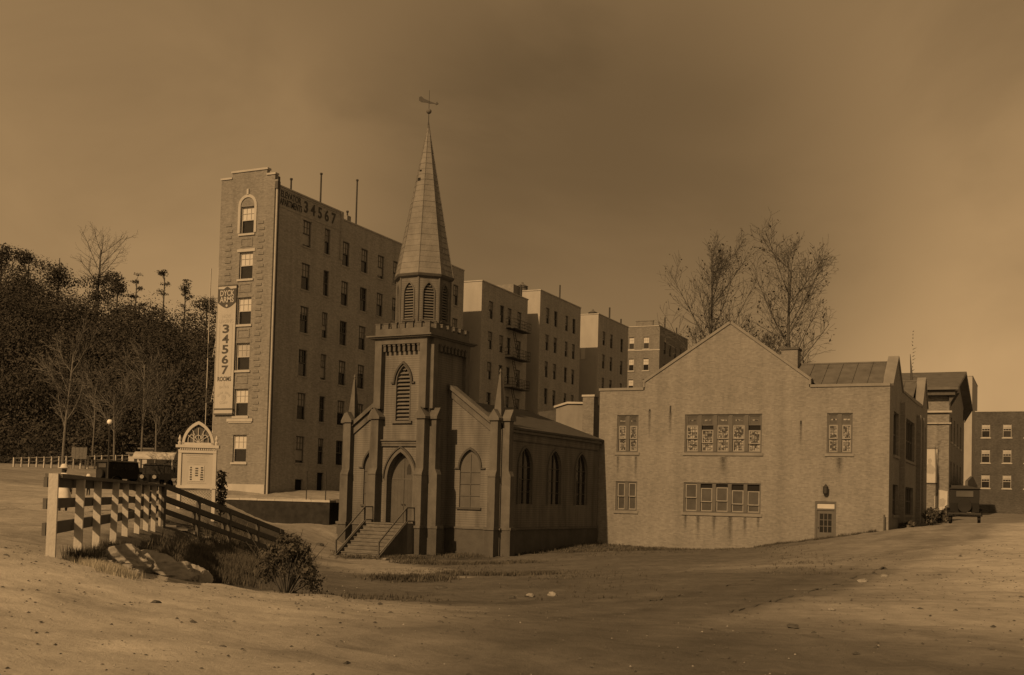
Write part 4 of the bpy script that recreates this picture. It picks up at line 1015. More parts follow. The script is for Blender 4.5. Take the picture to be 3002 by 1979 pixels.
for k in (1, 2): zz = 1.72 + 1.1 * k / 3; m.box(a0 + .15, a1 - .15, HY0 + .086, HY0 + .12, zz - .02, zz + .02)
hp_(m, 'leaf', 'window_wood', d_)
for i in range(3):
    for j in range(3):
        w_ = (a1 - a0 - .3) / 3; xx = a0 + .15 + w_ * i; zz = 1.72 + 1.1 / 3 * j
        hp_(HM().add([(xx, HY0 + .11, zz), (xx + w_, HY0 + .11, zz), (xx + w_, HY0 + .11, zz + 1.1 / 3), (xx, HY0 + .11, zz + 1.1 / 3)], [(0, 1, 2, 3)]), 'pane', 'glass', d_)
hp_(HM().tube((a0 + .08, HY0 + .08, 2.0), (a0 + .08, HY0 + .02, 2.0), .03, .035, 8), 'handle', 'iron', d_)
# lantern
lt = hp_(HM().lathe([(.10, 0), (.15, .06), (.15, .40), (.17, .42), (.05, .55), (.02, .60)], (-11.43, HY0 - .2, 3.95), 6), 'lantern', 'iron')
hp_(HM().bar((-11.43, HY0 - .2, 4.5), (-11.43, HY0, 4.5), .04), 'bracket', 'iron', lt)
for x, z, w_, h_ in ((-19.1, 2.5, .45, 1.7), (-18.1, 2.5, .4, 1.4), (-17.1, 2.5, .5, 1.9), (-16.2, 2.5, .35, 1.3), (-19.9, 2.5, .3, 1.0), (-15.4, 2.5, .3, .9), (-22.35, 9.0, .3, 1.8), (-21.0, 8.87, .35, 1.5), (-12.95, 8.1, .25, 1.4), (-24.4, 6.1, .3, 1.3), (-23.2, 6.1, .3, 1.5), (-17.6, 6.1, .7, 1.2), (-10.7, 6.1, .6, 1.1)):
    hp_(HM().box(x - w_ / 2, x + w_ / 2, HY0 - .006, HY0 - .003, z - h_, z), 'rain_stain', 'rain_stain')
# wall scuppers with their rain stains, iron post at the corner
for x, z, h in ((-22.35, 8.98, .1), (-21.0, 8.87, .42), (-12.95, 8.1, .2)):
    hp_(HM().box(x - .05, x + .05, HY0 - .03, HY0, z, z + h), 'wall_vent', 'iron')
hp_(HM().box(HX0 + .3, -15.6, HY0 - .05, HY0, .30, .52), 'footing', 'hall_coping')
hp_(HM().tube((-8.12, HY0 - .25, 1.7), (-8.12, HY0 - .25, 2.85), .045, .045, 8), 'guard_post', 'rail_dark')
# right (street) side with two gablets
prof = [(HY0, 0), (HY1, 0), (HY1, 10.9), (89.4, 13.0), (87.0, 10.7), (84.3, 10.55), (74.4, 10.55), (71.65, 12.35), (69.0, 10.4), (HY0, 10.28)]
RH = [(69.9, 72.6, 6.4, 9.0), (75.0, 82.2, 6.4, 9.1), (87.4, 90.3, 6.4, 9.4), (75.0, 81.6, 2.84, 4.65), (69.9, 72.6, 2.84, 4.65)]
hp_(HM().wall(prof, [rect(*h) for h in RH], (HX1, 0, 0), *RIGHT, .3), 'wall', 'hall_brick')
for (y0, y1, z0, z1) in RH:
    w = hp_(HM().prism(rect(y0, y1, z0, z1), (HX1 - .28, 0, 0), *RIGHT, .02), 'window', 'glass')
    m = HM(); n = 2 if y1 - y0 < 4 else 5
    for k in range(n + 1): yy = y0 + (y1 - y0) * k / n; m.box(HX1 - .27, HX1 - .16, yy - .07, yy + .07, z0, z1)
    for zz in (z0 + .04, (z0 + z1) / 2, z1 - .04): m.box(HX1 - .27, HX1 - .2, y0, y1, zz - .04, zz + .04)
    hp_(m, 'frame', 'window_wood', w); hp_(HM().box(HX1 - .1, HX1 + .1, y0 - .1, y1 + .1, z0 - .16, z0), 'sill', 'hall_coping', w)
for y in (73.7, 83.9, 86.2): hp_(HM().box(HX1, HX1 + .28, y - .35, y + .35, 0, 9.8), 'pier', 'hall_brick')
for ys in ((69.0, 10.4, 71.65, 12.35), (74.4, 10.5, 71.65, 12.35), (87.0, 10.65, 89.4, 13.0), (91.6, 10.9, 89.4, 13.0)):
    ya, za, yb, zb = ys
    d = Vector((yb - ya, zb - za)).normalized(); n = Vector((-d.y, d.x)); n = n if n.y > 0 else -n
    hp_(HM().prism([(ya, za), (yb, zb), (yb + n.x * .14, zb + n.y * .14), (ya + n.x * .14, za + n.y * .14)], (HX1 + .08, 0, 0), *RIGHT, .62), 'coping', 'hall_coping')
hp_(HM().prism([(74.4, 10.55), (84.3, 10.55), (87.0, 10.7), (87.0, 10.85), (74.4, 10.68)], (HX1 + .06, 0, 0), *RIGHT, .45), 'coping', 'hall_coping')
hp_(HM().add([(HX0, HY0, 0), (HX0, HY1, 0), (HX0, HY1, 10.3), (HX0, HY0, 10.3), (HX1, HY1, 0), (HX1, HY1, 10.9)], [(0, 3, 2, 1), (1, 2, 5, 4)]), 'wall', 'hall_brick')
# roofs: main gable roof, cross roofs behind the street gablets, flat behind the parapets
mr = hp_(HM().prism([(-23.0, 10.1), (-17.3, 13.95), (-11.6, 10.1), (-11.6, 10.25), (-17.3, 14.1), (-23.0, 10.25)], (0, HY0 + .45, 0), *FRONT, 22.5), 'roof', 'roof_metal')
for (ya, za, yb, zb, yc) in ((HY0 + .42, 10.25, 71.65, 12.1, 75.0), (84.6, 10.45, 89.4, 12.85, 91.5)):
    x_a, x_b = -14.6, HX1 - .52; npan = 7; r_ = None
    for k in range(npan):
        xa = x_a + (x_b - x_a) * k / npan; xb = x_a + (x_b - x_a) * (k + 1) / npan
        m = HM().add([(xa, ya, za), (xb - .02, ya, za), (xb - .02, yb, zb), (xa, yb, zb)], [(0, 1, 2, 3)])
        m.bar((xb - .02, ya, za + .03), (xb - .02, yb, zb + .03), .03, .06)
        hp_(m, 'roof_panel', 'roof_metal', mr)
    hp_(HM().add([(x_a, yb, zb), (x_b, yb, zb), (x_b, yc, za), (x_a, yc, za)], [(0, 1, 2, 3)]), 'roof_panel', 'roof_metal', mr)
    hp_(HM().bar((x_a, yb, zb + .02), (x_b, yb, zb + .02), .16, .08), 'ridge_cap', 'roof_metal', mr)
hp_(HM().add([(HX0, HY0 + .4, 9.9), (HX1, HY0 + .4, 9.9), (HX1, HY1, 9.9), (HX0, HY1, 9.9)], [(0, 1, 2, 3)]), 'flat_roof', 'slate')
cm = hp_(HM().box(-14.75, -13.75, 70.8, 71.8, 11.5, 12.95), 'chimney', 'hall_brick')
hp_(HM().box(-14.82, -13.68, 70.73, 71.87, 12.95, 13.08), 'cap', 'rail_dark', cm)

# small building glimpsed between church and hall, with its chimney
ob = thing('outbuilding', 'low pale shed with a hipped edge glimpsed above the church roof', 'shed', (-33.2, 82, 3))
MB((-33.2, 82, 3)).prism([(-34.66, 2.2), (-31.62, 2.2), (-31.62, 10.75), (-33.67, 10.8), (-34.66, 10.55)], (0, 82, 0), *FRONT, 5).build('wall', 'hall_coping', ob)
MB((-33.2, 82, 3)).prism([(-34.8, 10.5), (-33.67, 10.81), (-31.5, 10.76), (-31.5, 10.9), (-33.67, 10.97), (-34.8, 10.65)], (0, 81.85, 0), *FRONT, 5.3).build('roof', 'stone_trim', ob)
MB((-33.2, 82, 3)).prism([(-36.6, 2.2), (-34.68, 2.2), (-34.68, 10.45), (-36.6, 10.3)], (0, 83, 0), *FRONT, 4).build('lean_to', 'slate', ob)
sk = thing('chimney_stack', 'square dark brick chimney stack rising behind the hall corner', 'chimney', (-31.0, 80, 2.5))
MB().box(-.45, .45, -.45, .45, 0, 8.6).build('shaft', 'apt_brick_dark', sk); MB().box(-.52, .52, -.52, .52, 8.6, 8.75).build('cap', 'stone_trim', sk)
# ---------------------------------------------------------------- street to the right of the hall
hs = thing('brick_house', 'dark brick house with steep gable roof and deep eaves beyond the hall', 'house', (-8.5, 96, 2.2))
o_ = (-8.5, 96, 2.2)
def BM(): return MB(o_)
BM().wall(rect(-16, -6.66, 1.5, 12.6), [], (0, 96, 0), *FRONT).build('wall', 'house_brick', hs)
sw = [rect(y - .7, y + .7, z - 2.0, z) for y in (98.5, 102, 106, 110) for z in (10.8, 7.2)]
BM().wall([(96, 1.5), (115, 1.5), (115, 12.6), (105.5, 15.0), (96, 12.6)], sw, (-6.66, 0, 0), *RIGHT, .2).build('wall', 'house_brick', hs)
for y in (98.5, 102, 106, 110):
    for z in (10.8, 7.2): sash_window(hs, (-6.66 + 8.5, y - 96, z - 2.0 - 2.2), pi / 2, 1.4, 2.0, 0, mt_frame='window_wood')
BM().box(-16, -6.45, 95.78, 96, 11.0, 11.15).box(-16, -6.5, 95.85, 96, 10.1, 10.2).build('string_course', 'stone_trim', hs)
BM().box(-16, -6.2, 95.3, 96, 12.35, 12.85).build('eaves', 'rail_dark', hs)
BM().prism([(95.0, 12.75), (105.5, 15.1), (116, 12.75), (116, 12.95), (105.5, 15.35), (95.0, 12.95)], (-5.95, 0, 0), *RIGHT, 10).build('roof', 'roof_metal', hs)
for y in (95.6, 97.5, 113.5, 115.4):
    BM().prism([(0, 0), (.65, 0), (0, -1.1)], (-6.66, y, 12.7), XX, ZZ, -YY, .2).build('bracket', 'rail_dark', hs)
BM().box(-6.66, -5.2, 97, 112, 5.0, 5.25).build('shop_awning', 'iron', hs)
BM().prism([(97, 5.25), (112, 5.25), (112, 5.6), (104, 6.2), (97, 5.6)], (-5.3, 0, 0), *RIGHT, .2).build('shop_sign', 'tank_wood', hs)
# poster boards
pb = thing('poster_board', 'tall white poster with a dark seated figure on brick house wall', 'poster', (-7.9, 95.93, 5.4))
MB().box(-.72, .40, -.03, .03, 0, 2.7).build('panel', 'white_paint', pb)
MB().box(-.76, -.72, -.05, .05, -.04, 2.74).box(.40, .45, -.05, .05, -.04, 2.74).box(-.72, .40, -.05, .05, -.05, 0).box(-.72, .40, -.05, .05, 2.7, 2.75).build('frame', 'window_wood', pb)
MB().prism([(-.35, .75), (.1, .70), (.25, .95), (.2, 1.2), (-.05, 1.45), (-.1, 1.55), (.0, 1.75), (-.1, 1.95), (-.3, 1.9), (-.32, 1.7), (-.25, 1.55), (-.4, 1.4), (-.5, 1.1)], (0, -.036, 0), *FRONT, .004).build('printed_figure', 'print_faint', pb)
pb = thing('poster_board', 'low torn white bill posted near the ground on brick house wall', 'poster', (-7.1, 95.93, 3.2))
MB().prism([(-.35, 0), (.35, .1), (.38, 1.55), (-.3, 1.65)], (0, -.03, 0), *FRONT, .05).build('panel', 'white_paint', pb)
MB().box(-.62, -.36, -.02, .02, .2, 1.15).build('side_bill', 'banner', pb)
MB().prism([(-.2, .3), (.15, .35), (.28, .8), (.05, 1.0), (-.22, .9)], (0, -.034, 0), *FRONT, .004).build('print', 'print_faint', pb)
KH = 111.0 / 96.0
for o_h in [hs] + [o for o in bpy.data.objects if o.name.startswith('poster_board')]:
    o_h.location = EYE + (Vector(o_h.location) - EYE) * KH; o_h.scale = (KH, KH, KH)
# far pale block at the street's end, flag pole, evergreen-like spike behind the gablet
fb = apartment('pale apartment block closing the far end of the street', -24, -9.35, 180, 195, 3, 23.3, [], [], [(-11.0, .9), (-13.4, .9)], 'apt_stucco', 'apt_stucco', frows=[21, 17.8, 14.6, 11.4])
del fb['group']
fb2 = apartment('dark brick row closing the cross street beyond the parked black sedan', -7.4, 16, 150, 162, 2.6, 15.5, [], [], [(-6.2 + 2.4 * k, .95) for k in range(9)], 'soot_brick', 'soot_brick', frows=[14, 10.9, 7.8], shade_f=-.35, name='brick_row')
del fb2['group']
ps = on_y(2675, 1104, 100)
st_ = thing('dead_conifer', 'thin ragged dead conifer spike rising behind the hall roof', 'tree', (ps.x, ps.y, 3))
MB().tube((0, 0, 0), (0, 0, ps.z - 1 - 3), .22, .16, 6).tube((0, 0, ps.z - 4), (-.2, 0, ps.z + 1.9 - 3), .16, .02, 6).build('trunk', 'bark', st_)
m = MB()
for k in range(22):
    z = ps.z - 5.5 + k * .3; a = random.uniform(0, 6.28); ln = random.uniform(.12, .34); m.tube((0, 0, z), (ln * math.cos(a), ln * math.sin(a), z + .12), .04, .01, 4)
m.build('crown', 'bark', st_)

# ---------------------------------------------------------------- cars
def car(label, loc, rot, group, canvas=False):
    c = thing('canopy_truck' if canvas else 'parked_car', label, 'truck' if canvas else 'car', loc, rot, group)
    # local: +y forward, z up, wheels on z = 0
    prof = [(-2.0, .62), (1.95, .62), (1.95, 1.12), (.75, 1.18), (.62, 1.80), (.45, 1.88), (-1.75, 1.90), (-1.98, 1.78), (-2.02, 1.1)]
    if canvas: prof = [(-2.4, .75), (1.95, .75), (1.95, 1.15), (.95, 1.2), (.9, 1.5), (-2.4, 1.5)]
    b = MB()
    n = len(prof)
    for (x0, x1, k) in ((-.72, .72, 1.0),):
        b.prism(prof, (x1, 0, 0), YY, ZZ, XX, x1 - x0)
    body = b.build('body', 'car_paint', c)
    if not canvas:
        r_ = MB(); rp = []
        for k in range(9):
            x = -.78 + 1.56 * k / 8; rp.append((x, 1.86 + .12 * math.cos(x / .78 * pi / 2)))
        r_.prism([(-.78, 1.83)] + [(.78, 1.83)] + rp[::-1], (0, -2.05, 0), *FRONT, 2.75); r_.build('roof', 'car_roof', c)
        MB().box(-.42, .42, -2.04, -2.0, 1.42, 1.72).build('rear_window', 'glass_dull', c)
        for s in (-1, 1):
            for (ya, yb) in ((-1.6, -.75), (-.62, .35)):
                MB().box(s * .72 - .012, s * .72 + .012, ya, yb, 1.28, 1.74).build('side_window', 'glass', c)
    else:
        r_ = MB(); rp = [(-1.0 + 2.0 * k / 10, 2.35 + .45 * math.sin(pi * k / 10)) for k in range(11)]
        r_.prism([(-1.0, 2.2), (1.0, 2.2)] + rp[::-1], (0, -2.45, 0), *FRONT, 3.2); r_.build('canopy', 'canvas', c)
        for s in (-1, 1):
            for y in (-2.35, .6): MB().bar((s * .95, y, 1.4), (s * .95, y, 2.3), .06).build('canopy_post', 'canvas', c)
    for s in (-1, 1):
        for y in (-1.35, 1.35):
            w = MB().lathe([(.16, -.06), (.36, -.07), (.38, -.03), (.38, .03), (.36, .07), (.16, .06)], n=18).build('wheel', 'tyre', c, (s * .72, y, .38)); w.rotation_euler = (0, pi / 2, 0)
            r2 = MB().lathe([(.05, -.08), (.24, -.05), (.24, .05), (.05, .08)], n=12).build('rim', 'car_roof', w)
            f_ = MB(); 
            for k in range(8):
                a0, a1 = pi * (.02 + .96 * k / 8), pi * (.02 + .96 * (k + 1) / 8)
                f_.add([(s * .55, y + .5 * math.cos(a0), .40 + .44 * math.sin(a0)), (s * .55, y + .5 * math.cos(a1), .40 + .44 * math.sin(a1)), (s * .88, y + .5 * math.cos(a1), .38 + .44 * math.sin(a1)), (s * .88, y + .5 * math.cos(a0), .38 + .44 * math.sin(a0))], [(0, 1, 2, 3), (3, 2, 1, 0)])
            f_.build('fender', 'car_paint', c)
        MB().box(s * .72 - .14, s * .72 + .14, -.9, .9, .42, .48).build('running_board', 'car_roof', c)
        MB().lathe([(.05, 0), (.13, .05), (.14, .16)], n=10).build('headlight', 'chrome', c, (s * .42, 2.0, .98)).rotation_euler = (-pi / 2, 0, 0)
    if not canvas:
        sp_ = MB().lathe([(.14, -.08), (.34, -.09), (.36, 0), (.34, .09), (.14, .08)], n=18).build('spare_wheel', 'tyre', c, (0, -2.18, .95)); sp_.rotation_euler = (pi / 2, 0, 0)
    for yb_ in (-2.3, 2.2): MB().bar((-.8, yb_, .55), (.8, yb_, .55), .05, .09).build('bumper', 'car_roof', c)
    return c
c1 = at_d(366, 1400, 85); car('dark sedan seen from behind, under the lone globe street lamp', (c1.x, c1.y, gz(c1.x, c1.y)), R(-8), 'cars parked on the upper street')
c2 = at_d(468, 1390, 80); car('dark sedan parked beside the truck with an arched pale canopy', (c2.x - .4, c2.y, gz(c2.x, c2.y)), R(-150), 'cars parked on the upper street')
c3 = at_d(488, 1390, 90); car('truck with arched pale canvas canopy behind the notice board', (c3.x, c3.y, gz(c3.x, c3.y)), R(-60), None, True)
c4 = at_d(2828, 1535, 68); car('black sedan parked on the street beside the brick hall', (c4.x, c4.y, gz(c4.x, c4.y)), R(3), None).scale = (1.1, 1.1, 1.12)

# ---------------------------------------------------------------- left: rail fence, stairway, notice board, lamp, balustrade
fposts = [Vector((-13.23, 12.3, 0)) + Vector((-1.52, 1.955, 0)) * k for k in range(0, 9)]
fd = Vector((-1.52, 1.955, 0)).normalized(); fn = Vector((fd.y, -fd.x, 0))   # fn points to the bank (right)
fence = thing('rail_fence', 'white board fence with three rails along the top of the bank', 'fence', (fposts[0].x, fposts[0].y, 2.1))
fo = fence.location
fa = math.atan2(fn.y, fn.x)
pm = MB().box(-.066, .066, -.045, .045, -.65, 1.13).build('post', 'fence_paint', fence, fposts[0] + Vector((0, 0, 2.2)) - fo, fa)
for p in fposts[1:]:
    q_ = share(pm, 'post', fence, p + Vector((random.uniform(-.02, .02), random.uniform(-.02, .02), 2.2 + random.uniform(-.02, .015))) - fo, fa); q_.rotation_euler = (R(random.uniform(-1.2, 1.2)), R(random.uniform(-1.2, 1.2)), fa + R(random.uniform(-4, 4)))
RZ = [(.46, .19), (.84, .16), (1.04, .15)]
for k in range(len(fposts) - 1):
    for z, h in RZ[:2]:
        a = fposts[k] - fn * .115; b = fposts[k + 1] - fn * .115
        MB(fo).bar((a.x, a.y, 2.2 + z - .16), (b.x, b.y, 2.2 + z - .16), .05, h).build('rail', 'window_wood', fence)  # white fence rails: shade of the unlit sides put into a darker colour
    a, b = fposts[k], fposts[k + 1]
    MB(fo).bar((a.x, a.y, 3.30), (b.x, b.y, 3.30), .24, .06).bar((a.x - fn.x * .115, a.y - fn.y * .115, 3.20), (b.x - fn.x * .115, b.y - fn.y * .115, 3.20), .05, .15).build('top_rail', 'window_wood', fence)  # top rail darkened likewise, its shade painted in
fence_end = fposts[-1]
sa = Vector((fence_end.x, fence_end.y, 2.2)); se_ = at_d(822, 1578, 44); se = Vector((se_.x, se_.y, .55))
sr = thing('stairway_railing', 'dark wooden stairway with sloping three-bar railings descending the bank', 'stairs', (sa.x, sa.y, 2.2))
dv = (se - sa); hd = Vector((dv.x, dv.y, 0)).normalized(); sn = Vector((hd.y, -hd.x, 0))
for s in (0.12, -1.3):
    off = sn * s
    for k in range(5):
        p = sa + dv * (k / 4) + off
        MB(sa).bar((p.x, p.y, p.z - .7), (p.x, p.y, p.z + 1.1), .11).build('post', 'rail_dark', sr)
    for zz, hh in ((.30, .16), (.70, .17), (1.10, .17)):
        a = sa + off + Vector((0, 0, zz)); b = se + off + Vector((0, 0, zz)); MB(sa).bar(a, b, .07, hh).build('rail', 'rail_dark', sr)
for k in range(12):
    p = sa + dv * ((k + .5) / 12); a = p + sn * .05; b = p - sn * 1.25; MB(sa).bar((a.x, a.y, p.z), (b.x, b.y, p.z), .32, .06).build('tread', 'step_wood', sr)
# notice board
nb_ = at_d(576, 1440, 48)
ndir = Vector((-nb_.x, -nb_.y, 0)).normalized(); nrot = math.atan2(ndir.y, ndir.x) + pi / 2 - R(12)
nb = thing('notice_board', 'white church notice board with pointed tracery head and lattice skirt', 'notice board', (nb_.x, nb_.y, 2.50), nrot)
WB = .80; Z0_ = .82
for s in (-1, 1):
    MB().box(s * (WB - .07) - .07, s * (WB - .07) + .07, -.09, .09, -.6, 2.42).build('post', 'white_paint', nb)
    MB().lathe([(.06, 0), (.08, .1), (.04, .16), (.07, .26), (.015, .42)], (s * (WB - .03), 0, 2.62), 8).build('finial', 'white_paint', nb)
MB().box(-WB + .14, WB - .14, -.04, .04, Z0_ + .08, 2.28).build('panel', 'banner', nb)
MB().box(-WB - .04, WB + .04, -.13, .13, Z0_ - .04, Z0_ + .08).build('sill', 'white_paint', nb)
MB().box(-WB - .1, WB + .1, -.16, .16, 2.50, 2.62).box(-WB, WB, -.1, .1, 2.28, 2.40).build('cornice', 'white_paint', nb)
dn = MB()
for k in range(17): x = -WB + .1 + (2 * WB - .2) * k / 16; dn.box(x - .026, x + .026, -.12, -.05, 2.40, 2.50)
dn.build('dentil', 'white_paint', nb)
hd_ = MB(); arch_ring(hd_, .56, 2.64, 3.50, .11, 0, (0, -.06, 0), *FRONT, .12); hd_.box(-.66, .66, -.06, .06, 2.62, 2.72); hd_.build('arched_head', 'white_paint', nb)
MB().prism(arch(.55, 2.66, 2.67, 3.40), (0, .03, 0), *FRONT, .02).build('head_back', 'rail_dark', nb)
tr = MB()
for x in (-.28, 0, .28):
    arch_ring(tr, .13, 2.86, 3.04, .022, x, (0, -.03, 0), *FRONT, .04, legs=2.7, n=4)
for a in range(0, 180, 30): tr.bar((0, -.02, 2.72), (.5 * math.cos(R(a)), -.02, 2.72 + .62 * math.sin(R(a))), .022, .022)
tr.bar((-.2, -.02, 2.7), (-.2, -.02, 3.2), .025); tr.bar((.2, -.02, 2.7), (.2, -.02, 3.2), .025); tr.build('tracery', 'white_paint', nb)
ln = MB()
for z, w in ((2.18, .48), (2.08, .30), (1.99, .34), (1.90, .42), (1.81, .12), (1.00, .4)):
    x = -w
    while x < w: d = random.uniform(.03, .07); ln.box(x, min(w, x + d), -.045, -.04, z - .018, z + .018); x += d + .022
ln.build('small_print', 'print_faint', nb)
MB().box(-.34, .30, -.055, -.04, 1.08, 1.74).build('bill', 'white_paint', nb)
bl = MB()
for x0_, x1_ in ((-.31, -.19), (.14, .27)):
    for k in range(6): z = 1.13 + k * .1; bl.box(x0_ + random.uniform(0, .03), x1_ - random.uniform(0, .03), -.062, -.055, z, z + .06)
for k in range(4): z = 1.3 + k * .1; bl.box(-.07, .05, -.062, -.055, z, z + .055)
bl.build('bill_print', 'print_dark', nb)
lt_ = MB()
for k in range(-10, 14):
    x = k * .12
    for sg_ in (1, -1):
        pts = []
        a = Vector((x, 0, .0)); b = Vector((x + sg_ * .62, 0, .62))
        # clip to the skirt
        def clip(p, q):
            t0, t1 = 0., 1.; d = q - p
            for lo_, hi_, c, dd in ((-WB + .1, WB - .1, p.x, d.x),):
                if abs(dd) > 1e-6:
                    ta, tb = sorted(((lo_ - c) / dd, (hi_ - c) / dd)); t0 = max(t0, ta); t1 = min(t1, tb)
            return (p + d * t0, p + d * t1) if t1 > t0 + .02 else None
        cc_ = clip(a, b)
        if cc_: lt_.bar(cc_[0] + Vector((0, .01 * sg_, .1)), cc_[1] + Vector((0, .01 * sg_, .1)), .012, .03, (0, 1, 0))
lt_.build('lattice', 'white_paint', nb)
# dark shrub post beside the board
# retaining wall with rubble at its foot
rwall = thing('retaining_wall', 'dark rubble retaining wall with pale coping below the apartment house', 'wall', (-43, 57, 1.3))
MB((-43, 57, 1.3)).box(-50.5, -38.5, 56.72, 57.3, .4, 2.72).build('wall', 'rubble', rwall)
MB((-43, 57, 1.3)).box(-39.1, -38.5, 57.3, 62, .4, 2.72).build('wall', 'rubble', rwall)
for k in range(9):
    x0_ = -50.5 + 12.05 * k / 9; MB((-43, 57, 1.3)).box(x0_, x0_ + 12.05 / 9 - .02, 56.66, 57.36, 2.72, 2.84 + random.uniform(-.015, .015)).build('coping_stone', 'stone_trim', rwall)
for x in (-40.4, -39.0): 
    MB((-43, 57, 1.3)).tube((x, 57.0, 2.8), (x, 57.0, 4.6), .03, .03, 6).build('iron_post', 'iron', rwall)
# lamp
lp = at_d(322, 1237, 80); lz = gz(lp.x, lp.y)
lm = thing('street_lamp', 'iron street lamp with a single white globe', 'street lamp', (lp.x, lp.y, lz))
hh = lp.z - lz
MB().lathe([(.16, 0), (.14, .5), (.08, .6), (.06, 1.2), (.045, hh - .3), (.07, hh - .25), (.05, hh - .18)], n=10).build('post', 'iron', lm)
MB().lathe([(.19 * math.sin(pi * k / 10) + .004, -.19 * math.cos(pi * k / 10)) for k in range(11)], (0, 0, hh), 14).build('globe', 'lamp_glass', lm, smooth=True)
MB().lathe([(.09, 0), (.05, .06), (.015, .16)], (0, 0, hh + .18), 10).build('cap', 'iron', lm)
# white balustrade across the rising road
b0, b1 = at_d(40, 1366, 104), at_d(378, 1356, 112)
bd = thing('road_balustrade', 'long low white roadside railing below the wooded hill', 'railing', (b0.x, b0.y, b0.z - 1))
bo = bd.location; nbp = 16
dvb = b1 - b0
for k in range(nbp + 1):
    p = b0 + dvb * (k / nbp); MB(bo).box(p.x - .06, p.x + .06, p.y - .06, p.y + .06, p.z - .9, p.z + .78).build('post', 'white_paint', bd)
for k in range(nbp):
    p, q = b0 + dvb * (k / nbp), b0 + dvb * ((k + 1) / nbp)
    for zz in (.72, .36): MB(bo).bar((p.x, p.y, p.z + zz), (q.x, q.y, q.z + zz), .05, .07).build('rail', 'white_paint' if zz > .5 else 'sash_pale', bd)
# pale sheds behind the cars
for (xa, ya, xb, yb, d, lb) in ((378, 1331, 432, 1352, 104, 'low pale roadside shed behind the sedan'), (412, 1317, 450, 1345, 112, 'second taller pale shed below the wooded slope')):
    p, q = at_d(xa, ya, d), at_d(xb, ya, d); zb_ = at_d(xa, yb, d).z
    s_ = thing('roadside_shed', lb, 'shed', ((p.x + q.x) / 2, (p.y + q.y) / 2, zb_ - 2)); w_ = (q - p).length / 2
    hgt = p.z - zb_ + 2
    MB().prism(rect(-w_, w_, 0, hgt), (0, 0, 0), *FRONT, 2.5).build('wall', 'stone_trim', s_, None, .35)
    MB().prism([(-w_ - .2, hgt), (w_ + .2, hgt), (w_ + .2, hgt + .15), (-w_ - .2, hgt + .15)], (0, -.3, 0), *FRONT, 3).build('roof', 'roof_metal', s_, None, .35)
    MB().box(-w_ * .5, -w_ * .1, -.02, .02, hgt - .9, hgt - .25).build('window', 'glass', s_, None, .35)
pbk = at_d(232, 1330, 108)
bb = thing('hoarding', 'small weathered board sign behind the white roadside railing', 'sign', (pbk.x, pbk.y, pbk.z - 1.5), .5)
for k in range(4): MB().box(-.7 + k * .36, -.7 + k * .36 + .34, -.03, .03, 1.0, 2.1).build('board', 'bark_pale', bb)
for x in (-.6, .6): MB().box(x - .05, x + .05, .03, .1, -1.0, 2.0).build('post', 'bark', bb)
